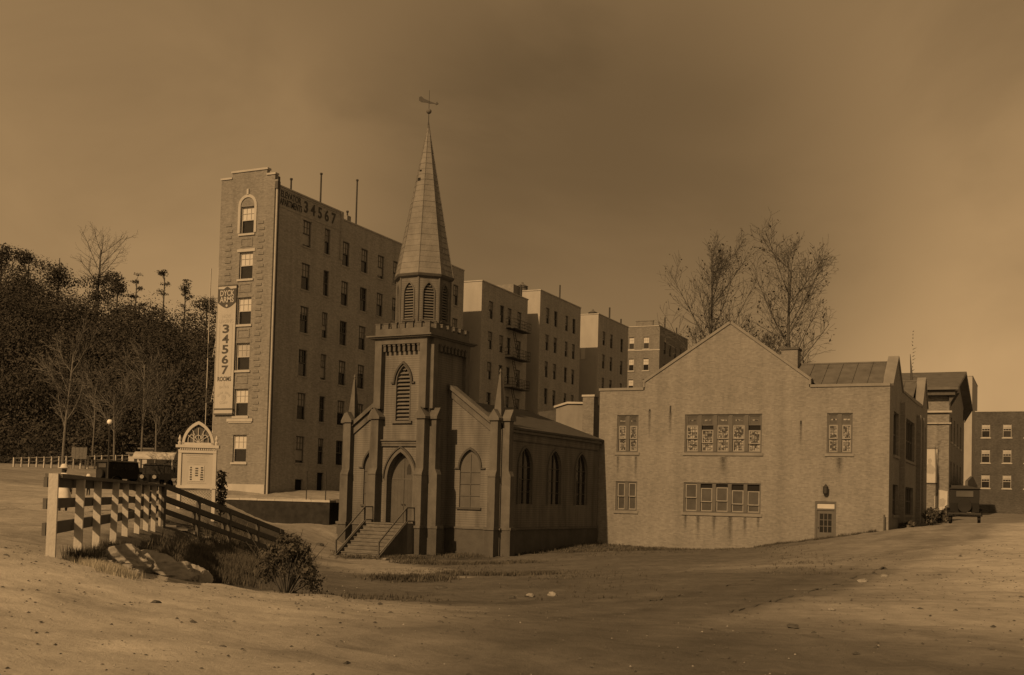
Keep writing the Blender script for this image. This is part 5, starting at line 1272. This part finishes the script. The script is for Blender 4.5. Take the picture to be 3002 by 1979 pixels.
# ---------------------------------------------------------------- people
def skin_body(name, parent, joints, edges, radii, mt_, root):
    me = bpy.data.meshes.new(name); me.from_pydata([Vector(j) for j in joints], edges, []); me.materials.append(MATS[mt_])
    o = link(name, me, parent)
    m = o.modifiers.new('skin', 'SKIN'); m.use_smooth_shade = True
    sv = me.skin_vertices[0].data
    for i, r in enumerate(radii): sv[i].radius = r if isinstance(r, tuple) else (r, r); sv[i].use_root = (i == root)
    s = o.modifiers.new('sub', 'SUBSURF'); s.levels = 1; s.render_levels = 2
    return o
def person(label, loc, rot, H, dress):
    k = H / 1.66
    t = thing('person', label, 'person', loc, rot)
    J = [(0, 0, .95), (0, 0, 1.15), (0, 0, 1.34), (0, .01, 1.43), (0, 0, 1.50), (0, -.015, 1.58),          # pelvis .. head
         (.17, 0, 1.33), (.23, -.03, 1.08), (.22, -.12, .90), (.215, -.16, .83), (-.17, 0, 1.33), (-.23, -.02, 1.08), (-.23, -.06, .86), (-.225, -.09, .79),
         (.09, 0, .88), (.10, .02, .48), (.10, .05, .09), (.11, -.10, .04), (-.09, 0, .88), (-.10, -.06, .48), (-.10, -.03, .09), (-.11, -.18, .04)]
    Ed = [(0, 1), (1, 2), (2, 3), (3, 4), (4, 5), (2, 6), (6, 7), (7, 8), (8, 9), (2, 10), (10, 11), (11, 12), (12, 13), (0, 14), (14, 15), (15, 16), (16, 17), (0, 18), (18, 19), (19, 20), (20, 21)]
    Rr = [(.14, .11), (.125, .10), (.14, .105), .055, .085, .095, .06, .046, .034, .032, .06, .046, .034, .032, .085, .055, .04, .035, .085, .055, .04, .035]
    J = [(x * k, y * k, z * k) for x, y, z in J]; Rr = [tuple(a * k for a in r) if isinstance(r, tuple) else r * k for r in Rr]
    skin_body('body', t, J, Ed, Rr, 'cloth_dark', 0)
    # face, coat, hat
    MB().lathe([(.03, -.1), (.075, -.06), (.088, 0), (.08, .06), (.04, .1)], (0, -.03 * k, 1.565 * k), 12).build('face', 'skin', t, smooth=True)
    MB().lathe([(.012, -.02), (.014, .015)], (0, -.125 * k, 1.56 * k), 6).build('nose', 'skin', t)
    cl = MB(); n = 20; rows = dress; vs = []; fs = []
    for (z, rx, ry) in rows:
        for q in range(n):
            a = 2 * pi * q / n; fl = 1 + (.05 * math.sin(5 * a + z * 3)) * (1.2 - z) if z < 1.1 else 1
            vs.append((rx * k * fl * math.cos(a), ry * k * fl * math.sin(a), z * k))
    for i in range(len(rows) - 1):
        for q in range(n): fs.append((i * n + q, i * n + (q + 1) % n, (i + 1) * n + (q + 1) % n, (i + 1) * n + q))
    cl.add(vs, fs); cl.build('coat', 'cloth_white', t, smooth=True)
    for s in (-1, 1):
        MB().tube((s * .17 * k, 0, 1.34 * k), (s * .235 * k, -.03 * k, 1.07 * k), .075 * k, .062 * k, 10).tube((s * .235 * k, -.03 * k, 1.07 * k), (s * .225 * k, -.10 * k, .88 * k), .062 * k, .05 * k, 10).build('sleeve', 'cloth_white', t, smooth=True)
        hd2 = MB().lathe([(.02, -.04), (.035, 0), (.03, .05), (.015, .08)], (s * .222 * k, -.12 * k, .80 * k), 8).build('hand', 'skin', t, smooth=True)
        fg = MB()
        for q in range(4): fg.tube((s * .222 * k + (q - 1.5) * .014, -.13 * k, .775 * k), (s * .222 * k + (q - 1.5) * .012, -.15 * k, (.70 + .008 * abs(q - 1.5)) * k), .008, .006, 5)
        fg.tube((s * .20 * k, -.14 * k, .80 * k), (s * .185 * k, -.17 * k, .75 * k), .009, .007, 5); fg.build('fingers', 'skin', hd2)
    hb = MB().lathe([(.02, .0), (.17, .0), (.175, .025), (.115, .05), (.11, .11), (.07, .15), (.01, .155)], (0, 0, 1.60 * k), 16).build('hat', 'cloth_white', t, smooth=True)
    return t
pp_ = at_d(183, 1512, 39); person('woman in white hat and long pale coat walking behind the white fence', (pp_.x, pp_.y, gz(pp_.x, pp_.y)), R(200), 1.66, [(.36, .30, .26), (.6, .27, .23), (.85, .21, .17), (1.0, .175, .135), (1.15, .165, .125), (1.36, .19, .12), (1.44, .09, .07)])
pp_ = at_d(258, 1450, 62); person('small child in white top and dark legs standing beyond the fence', (pp_.x, pp_.y, gz(pp_.x, pp_.y)), R(160), 1.2, [(.72, .22, .18), (.9, .2, .16), (1.0, .18, .14), (1.15, .17, .13), (1.36, .19, .12), (1.44, .09, .07)])

# ---------------------------------------------------------------- trees
def grow(start, direction, length, radius, depth, P, segs, tips, rnd):
    p = Vector(start); d = Vector(direction).normalized(); n = P['n'][min(depth, len(P['n']) - 1)]
    for i in range(n):
        d = (d + Vector((rnd.gauss(0, 1), rnd.gauss(0, 1), rnd.gauss(0, .6))) * (P['wob'] * (.25 if depth == 0 else 1)) + Vector((0, 0, P['up'])) * (1 if depth else .3)).normalized()
        q = p + d * (length / n); r0 = radius * (1 - .55 * i / n); r1 = radius * (1 - .55 * (i + 1) / n)
        segs.append((p, q, r0, r1, depth)); p0 = p; p = q
        if depth < P['max'] and i >= (P['bare'] if depth == 0 else 0):
            for _ in range(P['kids'][depth]):
                a = rnd.uniform(0, 2 * pi); o = d.orthogonal().normalized(); o.rotate(Matrix.Rotation(a, 3, d))
                ang = rnd.uniform(*P['ang']); nd = d * math.cos(ang) + o * math.sin(ang)
                tt_ = (i - P['bare']) / max(1, n - P['bare']); frac = (.42 + .80 * math.sin(pi * (.16 + .76 * tt_))) * (1 if P.get('oval') else (1 - .5 * tt_)) if depth == 0 else 1 - .4 * (i / n)
                grow(p0 + (q - p0) * rnd.random(), nd, length * P['ratio'][depth] * frac * rnd.uniform(.75, 1.15), r0 * P['rr'], depth + 1, P, segs, tips, rnd)
    tips.append((p, d, depth))
def make_tree(name, label, loc, H, r, P, leaf=None, mt_='bark', lmt='leaf_dry', group=None, seed=1, lean=(0, 0), sides=(7, 5, 4, 3, 3)):
    rnd = random.Random(seed); segs = []; tips = []
    grow((0, 0, -.3), (lean[0], lean[1], 1), H, r, 0, P, segs, tips, rnd)
    t = thing(name, label, 'tree', loc, 0, group)
    m = MB()
    for p, q, a, b, dpt in segs: m.tube(p, q, max(a, .012), max(b, .010), sides[min(dpt, 4)], cap=False)
    m.build('trunk', mt_, t)
    if leaf:
        cr = MB(); cnt, size, spread, zmin = leaf
        pool = [x for x in tips if x[2] >= 2 and math.hypot(x[0].x, x[0].y) > .9 or x[0].z > .9 * H] or tips
        for k in range(cnt):
            p, d, _ = rnd.choice(pool)
            if p.z < zmin * rnd.uniform(.8, 1.1): continue
            c = p + Vector((rnd.gauss(0, spread), rnd.gauss(0, spread), rnd.gauss(0, spread)))
            u = Vector((rnd.gauss(0, 1), rnd.gauss(0, 1), rnd.gauss(0, 1))).normalized(); v = u.orthogonal().normalized(); s = size * rnd.uniform(.6, 1.4)
            cr.add([c - u * s, c + v * s * .6, c + u * s, c - v * s * .6], [(0, 1, 2, 3)])
        cr.build('crown', lmt, t)
    return t
POP = dict(oval=1, n=(14, 7, 5, 3), wob=.05, up=.06, max=3, bare=6, kids=(2, 3, 1), ang=(R(34), R(54)), ratio=(.25, .44, .55), rr=.38)
g_ = 'poplars behind the hall roof'
def base_at(x, y, Y): p = on_y(x, y, Y); return p
pr_ = base_at(2290, 1060, 97.0); make_tree('poplar_tree', 'tallest sparse-leaved poplar, above the hall chimney', (pr_.x + .9, 97.0, 2.6), 21.2, .20, POP, (460, .13, .22, 14), 'bark', 'leaf_dry', g_, 5, (.03, 0))
pr_ = base_at(2112, 960, 97.0); make_tree('poplar_tree', 'sparse-leaved poplar standing behind the hall gable peak', (pr_.x - 1.2, 99.0, 2.6), 22.3, .18, dict(POP, ang=(R(28), R(50))), (420, .13, .22, 13), 'bark', 'leaf_dry', g_, 11)
pr_ = base_at(2178, 960, 97.0); make_tree('poplar_tree', 'shortest poplar, between the two taller ones', (pr_.x, 103.0, 2.6), 15.5, .15, dict(POP, ratio=(.20, .44, .5)), (260, .16, .22, 12), 'bark', 'leaf_dry', g_, 23)
pr_ = base_at(2030, 1010, 97.0); make_tree('bare_tree', 'low twiggy bush-like tree left of the gable peak', (pr_.x, 104.0, 2.6), 15.5, .14, dict(POP, ratio=(.30, .42, .5)), (300, .14, .2, 9), 'bark', 'leaf_dry', g_, 31)
# bare street trees below the hill
BARE = dict(n=(9, 6, 5, 4), wob=.07, up=.06, max=3, bare=4, kids=(2, 2, 1), ang=(R(25), R(50)), ratio=(.45, .45, .5), rr=.5)
for i, (x, yb, d, H, lb) in enumerate(((182, 1400, 72, 9.0, 'bare pale street tree beside the small board sign'), (332, 1395, 84, 7.5, 'forked bare street tree beside the globe lamp'), (412, 1390, 92, 10, 'thin bare street tree between the sedan and truck'), (452, 1380, 96, 8.5, 'slender bare sapling behind the arched canvas canopy'), (270, 1370, 118, 11, 'bare tree at the hill foot behind the roadside railing'))):
    p = at_d(x, yb, d); make_tree('bare_tree', lb, (p.x, p.y, gz(p.x, p.y) if i < 4 else p.z - 2), H, .10, BARE, None, 'bark_pale', group='bare street trees', seed=40 + i)

# ---------------------------------------------------------------- wooded hill
ax = [(-60, 700), (140, 762), (230, 800), (330, 815), (420, 850), (520, 862), (640, 905), (900, 1010), (1300, 1180)]
def hill_crest(x):
    for (xa, ya), (xb, yb) in zip(ax, ax[1:]):
        if x <= xb: return ya + (yb - ya) * (x - xa) / (xb - xa)
    return ax[-1][1]
cols_ = np.arange(-700, 1301, 40); DS = [118, 135, 155, 175, 195, 215, 250, 320]
vs = []; fs = []
def hill_pt(x, k):
    d = DS[k]; top = at_d(x, hill_crest(max(x, -60)), 195).z - 9.6 - max(0, (-60 - x)) * .004
    prof = [0, .22, .48, .76, 1.0, 1.02, .9, .6]
    p = at_d(x, 1300, d); z0_ = 4.5
    return Vector((p.x, p.y, z0_ + (top - z0_) * prof[k]))
for x in cols_:
    for k in range(len(DS)): vs.append(hill_pt(float(x), k))
nk = len(DS)
for i in range(len(cols_) - 1):
    for k in range(nk - 1): fs.append((i * nk + k, (i + 1) * nk + k, (i + 1) * nk + k + 1, i * nk + k + 1))
hm = MB(); hm.add(vs, fs); hill = hm.build('hill', 'hill_soil', None, smooth=True); tag(hill, kind='structure')
def hill_surface(x, t):      # t 0..4 along the near slope
    k = int(min(3, t)); f = t - k
    return hill_pt(x, k).lerp(hill_pt(x, k + 1), f)
def crown_blob(mb, c, rx, rz, n, size, rnd):
    g = np.random.default_rng(rnd.randrange(1 << 30))
    u = g.normal(size=(n, 3)); u /= np.linalg.norm(u, axis=1)[:, None]
    lump = 1 + .28 * np.sin(u[:, 0] * 5 + c.x) * np.sin(u[:, 2] * 6 + c.y) + .12 * np.sin(u[:, 1] * 11 + c.z) * np.sin(u[:, 2] * 13 + c.x)
    p = np.array(c) + u * np.array([rx, rx, rz]) * (g.uniform(.5, 1.0, n) * lump)[:, None]
    a = u + g.normal(0, .38, (n, 3)); a /= np.linalg.norm(a, axis=1)[:, None]
    t = g.normal(size=(n, 3)); b = np.cross(a, t); b /= np.linalg.norm(b, axis=1)[:, None]; e = np.cross(a, b)
    s = (size * g.uniform(.45, 1.6, n))[:, None]
    q = np.stack([p - b * s, p + e * s * .7, p + b * s, p - e * s * .7], 1).reshape(-1, 3) - np.array(mb.o)
    k = len(mb.v); mb.v += q.tolist(); mb.f += (np.arange(n * 4).reshape(-1, 4) + k).tolist()
rnd = random.Random(3)
wood = MB(); trunks = MB()
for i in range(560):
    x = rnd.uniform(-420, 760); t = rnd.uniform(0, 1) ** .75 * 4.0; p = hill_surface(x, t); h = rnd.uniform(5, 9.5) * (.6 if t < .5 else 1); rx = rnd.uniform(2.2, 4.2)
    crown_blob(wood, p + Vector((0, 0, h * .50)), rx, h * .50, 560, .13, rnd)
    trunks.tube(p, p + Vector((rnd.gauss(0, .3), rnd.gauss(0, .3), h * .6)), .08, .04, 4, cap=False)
for v, f in ((trunks.v, trunks.f),):
    pass
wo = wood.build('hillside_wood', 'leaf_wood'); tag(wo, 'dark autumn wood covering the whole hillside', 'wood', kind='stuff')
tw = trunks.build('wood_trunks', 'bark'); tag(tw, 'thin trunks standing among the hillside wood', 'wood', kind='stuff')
# trees one can tell apart on the crest
def crest_tree(x, ytop, label, kind, seed):
    rnd = random.Random(seed); p = hill_surface(x, 3.9); H = at_d(x, ytop, 194).z - p.z
    t = thing('crest_tree', label, 'tree', p, 0, 'trees along the hill crest'); m = MB(); 
    m.tube((0, 0, -1), (.2, 0, H * .9), .22, .07, 6); c = MB()
    if kind == 'umbrella':
        for k in range(16):
            z = rnd.uniform(.42, 1.0); sp = (1.15 - z) * 3.2; q = Vector((rnd.uniform(-sp, sp), rnd.uniform(-sp, sp) * .5, H * z)); m.tube((.1, 0, H * (z - .08)), q, .05, .02, 4); crown_blob(c, q, rnd.uniform(.5, 1.1), rnd.uniform(.25, .5), 60, .11, rnd)
    elif kind == 'round':
        for k in range(5): crown_blob(c, Vector((rnd.uniform(-2, 2), rnd.uniform(-1, 1), H * rnd.uniform(.55, .86))), rnd.uniform(1.5, 2.4), 1.5, 420, .13, rnd)
    m.build('trunk', 'bark', t); c.build('crown', 'leaf_wood', t)
for i, (x, y, lb, kd) in enumerate(((150, 735, 'rounded dark tree highest on the wooded crest', 'round'), (325, 783, 'broad dark crest tree just right of the leafless one', 'round'), (262, 800, 'low dark crest tree beneath the leafless branches', 'round'), (380, 800, 'flat-topped crest tree between two broader crowns', 'umbrella'), (462, 790, 'tallest flat-topped crest tree standing clear above the wood', 'umbrella'), (525, 822, 'thin flat-topped crest tree toward the apartment house', 'umbrella'), (590, 858, 'small round crest tree nearest the apartment house', 'round'), (60, 720, 'round dark crest tree above the rising road', 'round'), (-20, 700, 'round dark crest tree farthest up the ridge', 'round'))):
    crest_tree(x, y, lb, kd, 60 + i)
p = hill_surface(268, 3.9); make_tree('bare_tree', 'leafless spreading tree on the wooded crest', p, at_d(268, 728, 194).z - p.z, .22, dict(BARE, bare=5, ang=(R(30), R(58)), ratio=(.5, .5, .5)), None, 'bark', group='trees along the hill crest', seed=77)
# ---------------------------------------------------------------- shrubs, grass, rocks, stones
def shrub(label, loc, rx, h, n, leafsize, seed, mt_='leaf_bush', group=None):
    rnd = random.Random(seed); t = thing('shrub', label, 'shrub', loc, 0, group)
    m = MB(); f = MB()
    for k in range(14):
        a = rnd.uniform(0, 6.28); e = Vector((rx * .8 * math.cos(a) * rnd.random(), rx * .8 * math.sin(a) * rnd.random(), h * rnd.uniform(.6, .95))); m.tube((0, 0, -.1), e * .5 + Vector((0, 0, .1)), .025, .015, 5, cap=False); m.tube(e * .5 + Vector((0, 0, .1)), e, .015, .006, 4, cap=False)
    nl = 26
    for k in range(nl):
        a = rnd.uniform(0, 6.28); rr = math.sqrt(rnd.random()) * .85 * rx; c = Vector((rr * math.cos(a), rr * math.sin(a), h * rnd.uniform(.12, .95) * (1 - .35 * (rr / rx) ** 2))); q = rnd.uniform(.14, .34)
        crown_blob(f, c, rx * q, h * q * rnd.uniform(.5, .9), int(n / nl), leafsize * rnd.uniform(.8, 1.5), rnd)
        m.tube((rr * .2 * math.cos(a), rr * .2 * math.sin(a), 0), c + Vector((0, 0, h * .05)), .014, .005, 4, cap=False)
    for k in range(10):
        a = rnd.uniform(0, 6.28); e = Vector((rx * 1.1 * math.cos(a), rx * 1.1 * math.sin(a), h * rnd.uniform(.5, 1.12))); m.tube(e * .4, e, .010, .004, 4, cap=False)
    m.build('stem', 'bark', t); f.build('foliage', mt_, t)
b_ = at_d(838, 1735, 22); shrub('leafy dark shrub at the foot of the bank in front of the stairway', (b_.x, b_.y, gz(b_.x, b_.y)), .74, 1.12, 5200, .022, 5)
b_ = at_d(648, 1445, 50); 
t_ = thing('shrub', 'narrow dark upright shrub against the brick wall beside the notice board', 'shrub', (b_.x, b_.y, gz(b_.x, b_.y)), 0); m = MB(); rnd = random.Random(4)
for k in range(5): crown_blob(m, Vector((0, 0, .6 + k * .36)), .26, .3, 90, .07, rnd)
m.build('foliage', 'grass_dark', t_); MB().tube((0, 0, -.2), (0, 0, 1.8), .04, .02, 5).build('stem', 'bark', t_)
for i, (x, yb, d, rx, h, lb) in enumerate(((2728, 1535, 74, .55, 1.2, 'dark clipped shrub at the street side of the hall'), (2768, 1535, 80, .5, 1.1, 'dark rounded shrub between the hall shrub and the parked sedan'), (2655, 1545, 69.5, .6, .5, 'low dark shrub at the foot of the hall corner'))):
    p = at_d(x, yb, d); shrub(lb, (p.x, p.y, gz(p.x, p.y)), rx, h, 700, .07, 90 + i, 'grass_dark')
def grass(label, spots, n, h, mt_, seed, w=.012):
    rnd = random.Random(seed); P = []
    for _ in range(n):
        a, b, wd = rnd.choice(spots); t = rnd.random(); x = a[0] + (b[0] - a[0]) * t + rnd.gauss(0, wd * .45); y = a[1] + (b[1] - a[1]) * t + rnd.gauss(0, wd * .45); P.append((x, y))
    Z = ground_z([p[0] for p in P], [p[1] for p in P]); m = MB()
    for (x, y), z in zip(P, Z):
        for _ in range(3):
            a = rnd.uniform(0, 6.28); hh = h * rnd.uniform(.5, 1.4); dx, dy = math.cos(a), math.sin(a); ox, oy = rnd.gauss(0, .03), rnd.gauss(0, .03); ww = w * rnd.uniform(.7, 1.5); le = rnd.uniform(.1, .6) * hh
            m.add([(x + ox - dy * ww, y + oy + dx * ww, z - .02), (x + ox + dy * ww, y + oy - dx * ww, z - .02), (x + ox + dx * le, y + oy + dy * le, z + hh)], [(0, 1, 2)])
    o = m.build('grass', mt_); tag(o, label, 'grass', kind='stuff')
grass('dark rough turf around church and hall', [(a, b, w) for a, b, w in TURF] + [((PB0.x, PB0.y), (PB1.x, PB1.y), .9), ((PA.x - .8, PA.y), (PA.x + .8, PA.y), .9)], 9000, .13, 'grass_dark', 1, .02)
grass('dark weeds covering the bank below the fence', [((-16.0, 18.6), (-25, 31.5), 1.0), ((-25, 32), (-34, 45), 1.6)], 22000, .20, 'grass_dark', 2, .012)
grass('pale dry grass at the foot of the fence', [((-11.9, 12.2), (-13.0, 13.3), .35), ((-12.6, 12.5), (-13.3, 13.6), .3)], 1500, .11, 'grass_dry', 3, .004)
grass('tall dark weeds against the fence posts', [((-13.3, 12.9), (-17.5, 18.2), .22)], 1500, .20, 'grass_dark', 6, .012)
grass('low weeds straggling over the edges of the worn yard', [((-9, 24), (-19, 45), 2.2), ((-5, 30), (-12, 58), 1.6), ((-20, 34), (-23, 46), 2.0), ((-12, 18), (-14, 24), 1.2), ((-22, 55), (-13, 64), 2.5)], 1500, .07, 'grass_dark', 9, .014)
grass('weedy tufts along the foot of the hall wall', [((-15.4, 67.5), (-8.6, 67.75), .22), ((-14.8, 67.4), (-13.4, 67.6), .25)], 1500, .2, 'grass_dark', 4, .02)

def rock(name, label, loc, sx, sy, sz, seed, group=None, mt_='rock', rot=0, sub=2):
    import bmesh
    bm = bmesh.new(); bmesh.ops.create_icosphere(bm, subdivisions=sub, radius=1)
    rn = random.Random(seed); rn_ph = seed * .7; ws = [(Vector((rn.gauss(0, 1), rn.gauss(0, 1), rn.gauss(0, 1))), rn.uniform(0, 6), rn.uniform(.08, .22)) for _ in range(7)]
    pl = [(Vector((rn.gauss(0, 1), rn.gauss(0, 1), rn.gauss(.3, .6))).normalized(), rn.uniform(.55, .85)) for _ in range(9)]
    for v in bm.verts:
        p = v.co.copy()
        for n_, d_ in pl:
            e = p.dot(n_) - d_
            if e > 0: p -= n_ * e * .7
        f = 1 + sum(a * math.sin(q.dot(p) * 2.2 + ph) for q, ph, a in ws) * .5 + sum(a * .55 * math.sin(q.dot(p) * 6.3 + ph * 2) for q, ph, a in ws) * .5 - (.10 * abs(math.sin(6 * (p.x * .6 + p.z * 1.2 + .4 * p.y) + rn_ph)) if sub > 3 else 0) + (rn.gauss(0, .018) if sub > 3 else 0)
        v.co = Vector((p.x * sx * f, p.y * sy * f, p.z * sz * f))
    me = bpy.data.meshes.new(name); bm.to_mesh(me); bm.free(); me.materials.append(MATS[mt_])
    o = link(name, me, None, loc, rot)
    return tag(o, label, 'rock', group)
for i, (x, y, d, sx, sy, sz, lb, ro) in enumerate(((355, 1676, 19.6, .62, .42, .25, 'long pale ledge rock at the bank foot, nearest the dry grass', -.2), (425, 1672, 20.2, .62, .45, .27, 'sloping middle ledge rock at the bank foot', .1), (510, 1694, 20.0, .58, .42, .24, 'large pale boulder at the bank foot beside the shaded hollow', .4), (572, 1700, 20.6, .30, .28, .27, 'upright broken rock at the shaded end of the ledge', .9), (285, 1685, 18.6, .34, .26, .14, 'low flat rock at the sandy end of the ledge', .2), (470, 1640, 21.4, .5, .4, .3, 'half-buried rock above the ledge on the bank', .6))):
    p = at_d(x, y, d); rock('rock', lb, (p.x, p.y, gz(p.x, p.y) + sz * .30), sx, sy, sz, 20 + i, 'ledge of rocks at the bank foot', rot=YAW + ro, sub=4)
SP = [(2440, 1790, 'pale flat stone beside the sunken kerb line'), (2532, 1705, 'round white stone above the sunken kerb line'), (2593, 1690, 'pale stone beyond the white round one'), (1620, 1744, 'bright white stone on the worn yard'), (1555, 1752, 'pale stone pair on the worn yard'), (1500, 1756, 'dull broken slab on the worn yard'), (455, 1763, 'dark-edged stone on the sandy ground'), (610, 1722, 'pale stone at the edge of the shaded hollow'), (2325, 1843, 'dark clod on the sandy road side'), (2360, 1738, 'dark splinter beside the sunken kerb line'), (1130, 1642, 'small white stone at the foot of the church steps'), (905, 1545, 'pale rubble lump beneath the retaining wall'), (940, 1540, 'broken rubble block beneath the retaining wall'), (1290, 1727, 'dark lump at the end of the turf patch')]
for i, (x, y, lb) in enumerate(SP):
    zg = 1.2
    for _ in range(6):
        p = on_z(x, y, zg); zg = gz(p.x, p.y)
    d = (p - EYE).length; s = d * .0038 * random.uniform(.7, 1.2)
    rock('stone', lb, (p.x, p.y, zg + s * .25), s * 1.5, s, s * .6, 100 + i, 'stones lying about the yard', 'stone' if ('pale' in lb or 'white' in lb) else 'kerb_stone', random.uniform(0, 3))
# gravel and clods too many to count
gr = MB(); rnd = random.Random(12); P = []
while len(P) < 5200:
    d = rnd.uniform(9, 46) ** 1.0; a = rnd.uniform(-27, 27); p = F_.copy(); p.z = 0; p.normalize(); p.rotate(Matrix.Rotation(R(a), 3, 'Z')); q = p * d
    if -16 + .0 * q.y > q.x and q.y < 24: continue
    P.append((q.x, q.y, d))
Z = ground_z([p[0] for p in P], [p[1] for p in P])
for (x, y, d), z in zip(P, Z):
    s = rnd.choice((.006, .008, .010, .014, .028 if rnd.random() < .12 else .008)) * (1 + d / 40)
    a = rnd.uniform(0, 3); u = Vector((math.cos(a), math.sin(a), 0)) * s * 1.3; v = Vector((-math.sin(a), math.cos(a), 0)) * s; w_ = Vector((0, 0, s * .7)); c = Vector((x, y, z))
    gr.add([c - u - v, c + u - v * .6, c + u * .8 + v, c - u * .7 + v * .8, c + w_ + u * .2, c + w_ * .9 - u * .3], [(0, 1, 4), (1, 2, 4), (2, 3, 5), (3, 0, 5), (0, 4, 5), (2, 5, 4)])
o = gr.build('gravel', 'kerb_stone'); tag(o, 'loose gravel and clods scattered over the sandy ground', 'gravel', kind='stuff')
gr2 = MB()
for (x, y, d), z in list(zip(P, Z))[::7]:
    x += .4; s = rnd.choice((.005, .007, .010)) * (1 + d / 40); c = Vector((x, y, float(ground_z(x, y)[0]) if False else z)); u = Vector((s, 0, 0)); v = Vector((0, s, 0)); w_ = Vector((0, 0, s))
    gr2.add([c - u - v, c + u - v * .6, c + u * .8 + v, c - u * .7 + v * .8, c + w_], [(0, 1, 4), (1, 2, 4), (2, 3, 4), (3, 0, 4)])
o = gr2.build('gravel', 'stone'); tag(o, 'pale pebbles scattered over the sandy ground', 'gravel', kind='stuff')
# the two sunken kerb lines of the old road
for j, (a, b, n, lb) in enumerate((((2128, 1797), (2600, 1663), 44, 'longer sunken kerb line of broken dark stones crossing the road side'), ((1885, 1765), (2210, 1700), 30, 'shorter faint kerb line of dark stones nearer the church'))):
    k0 = thing('sunken_kerb', lb, 'kerb', (0, 0, 0)); first = None
    pts = []
    for i in range(n + 1):
        t = i / n; x = a[0] + (b[0] - a[0]) * t; y = a[1] + (b[1] - a[1]) * t + 6 * math.sin(t * pi) * (1 if j == 0 else .5); zg = 1.3
        for _ in range(6):
            p = on_z(x, y, zg); zg = gz(p.x, p.y)
        pts.append(Vector((p.x, p.y, zg)))
    k0.location = pts[0]
    for i in range(n):
        if math.sin(i * .9) + random.random() < (-.3 if j == 0 else .35): continue
        p, q = pts[i], pts[i + 1]; p2 = p.lerp(q, random.uniform(.0, .12)); q2 = p.lerp(q, random.uniform(.9, 1.0)); wd = random.uniform(.035, .08)
        MB(pts[0]).bar(p2 + Vector((0, 0, .0)), q2 + Vector((0, 0, .0)), wd, random.uniform(.015, .035)).build('kerb_stone', 'kerb_stone', k0)
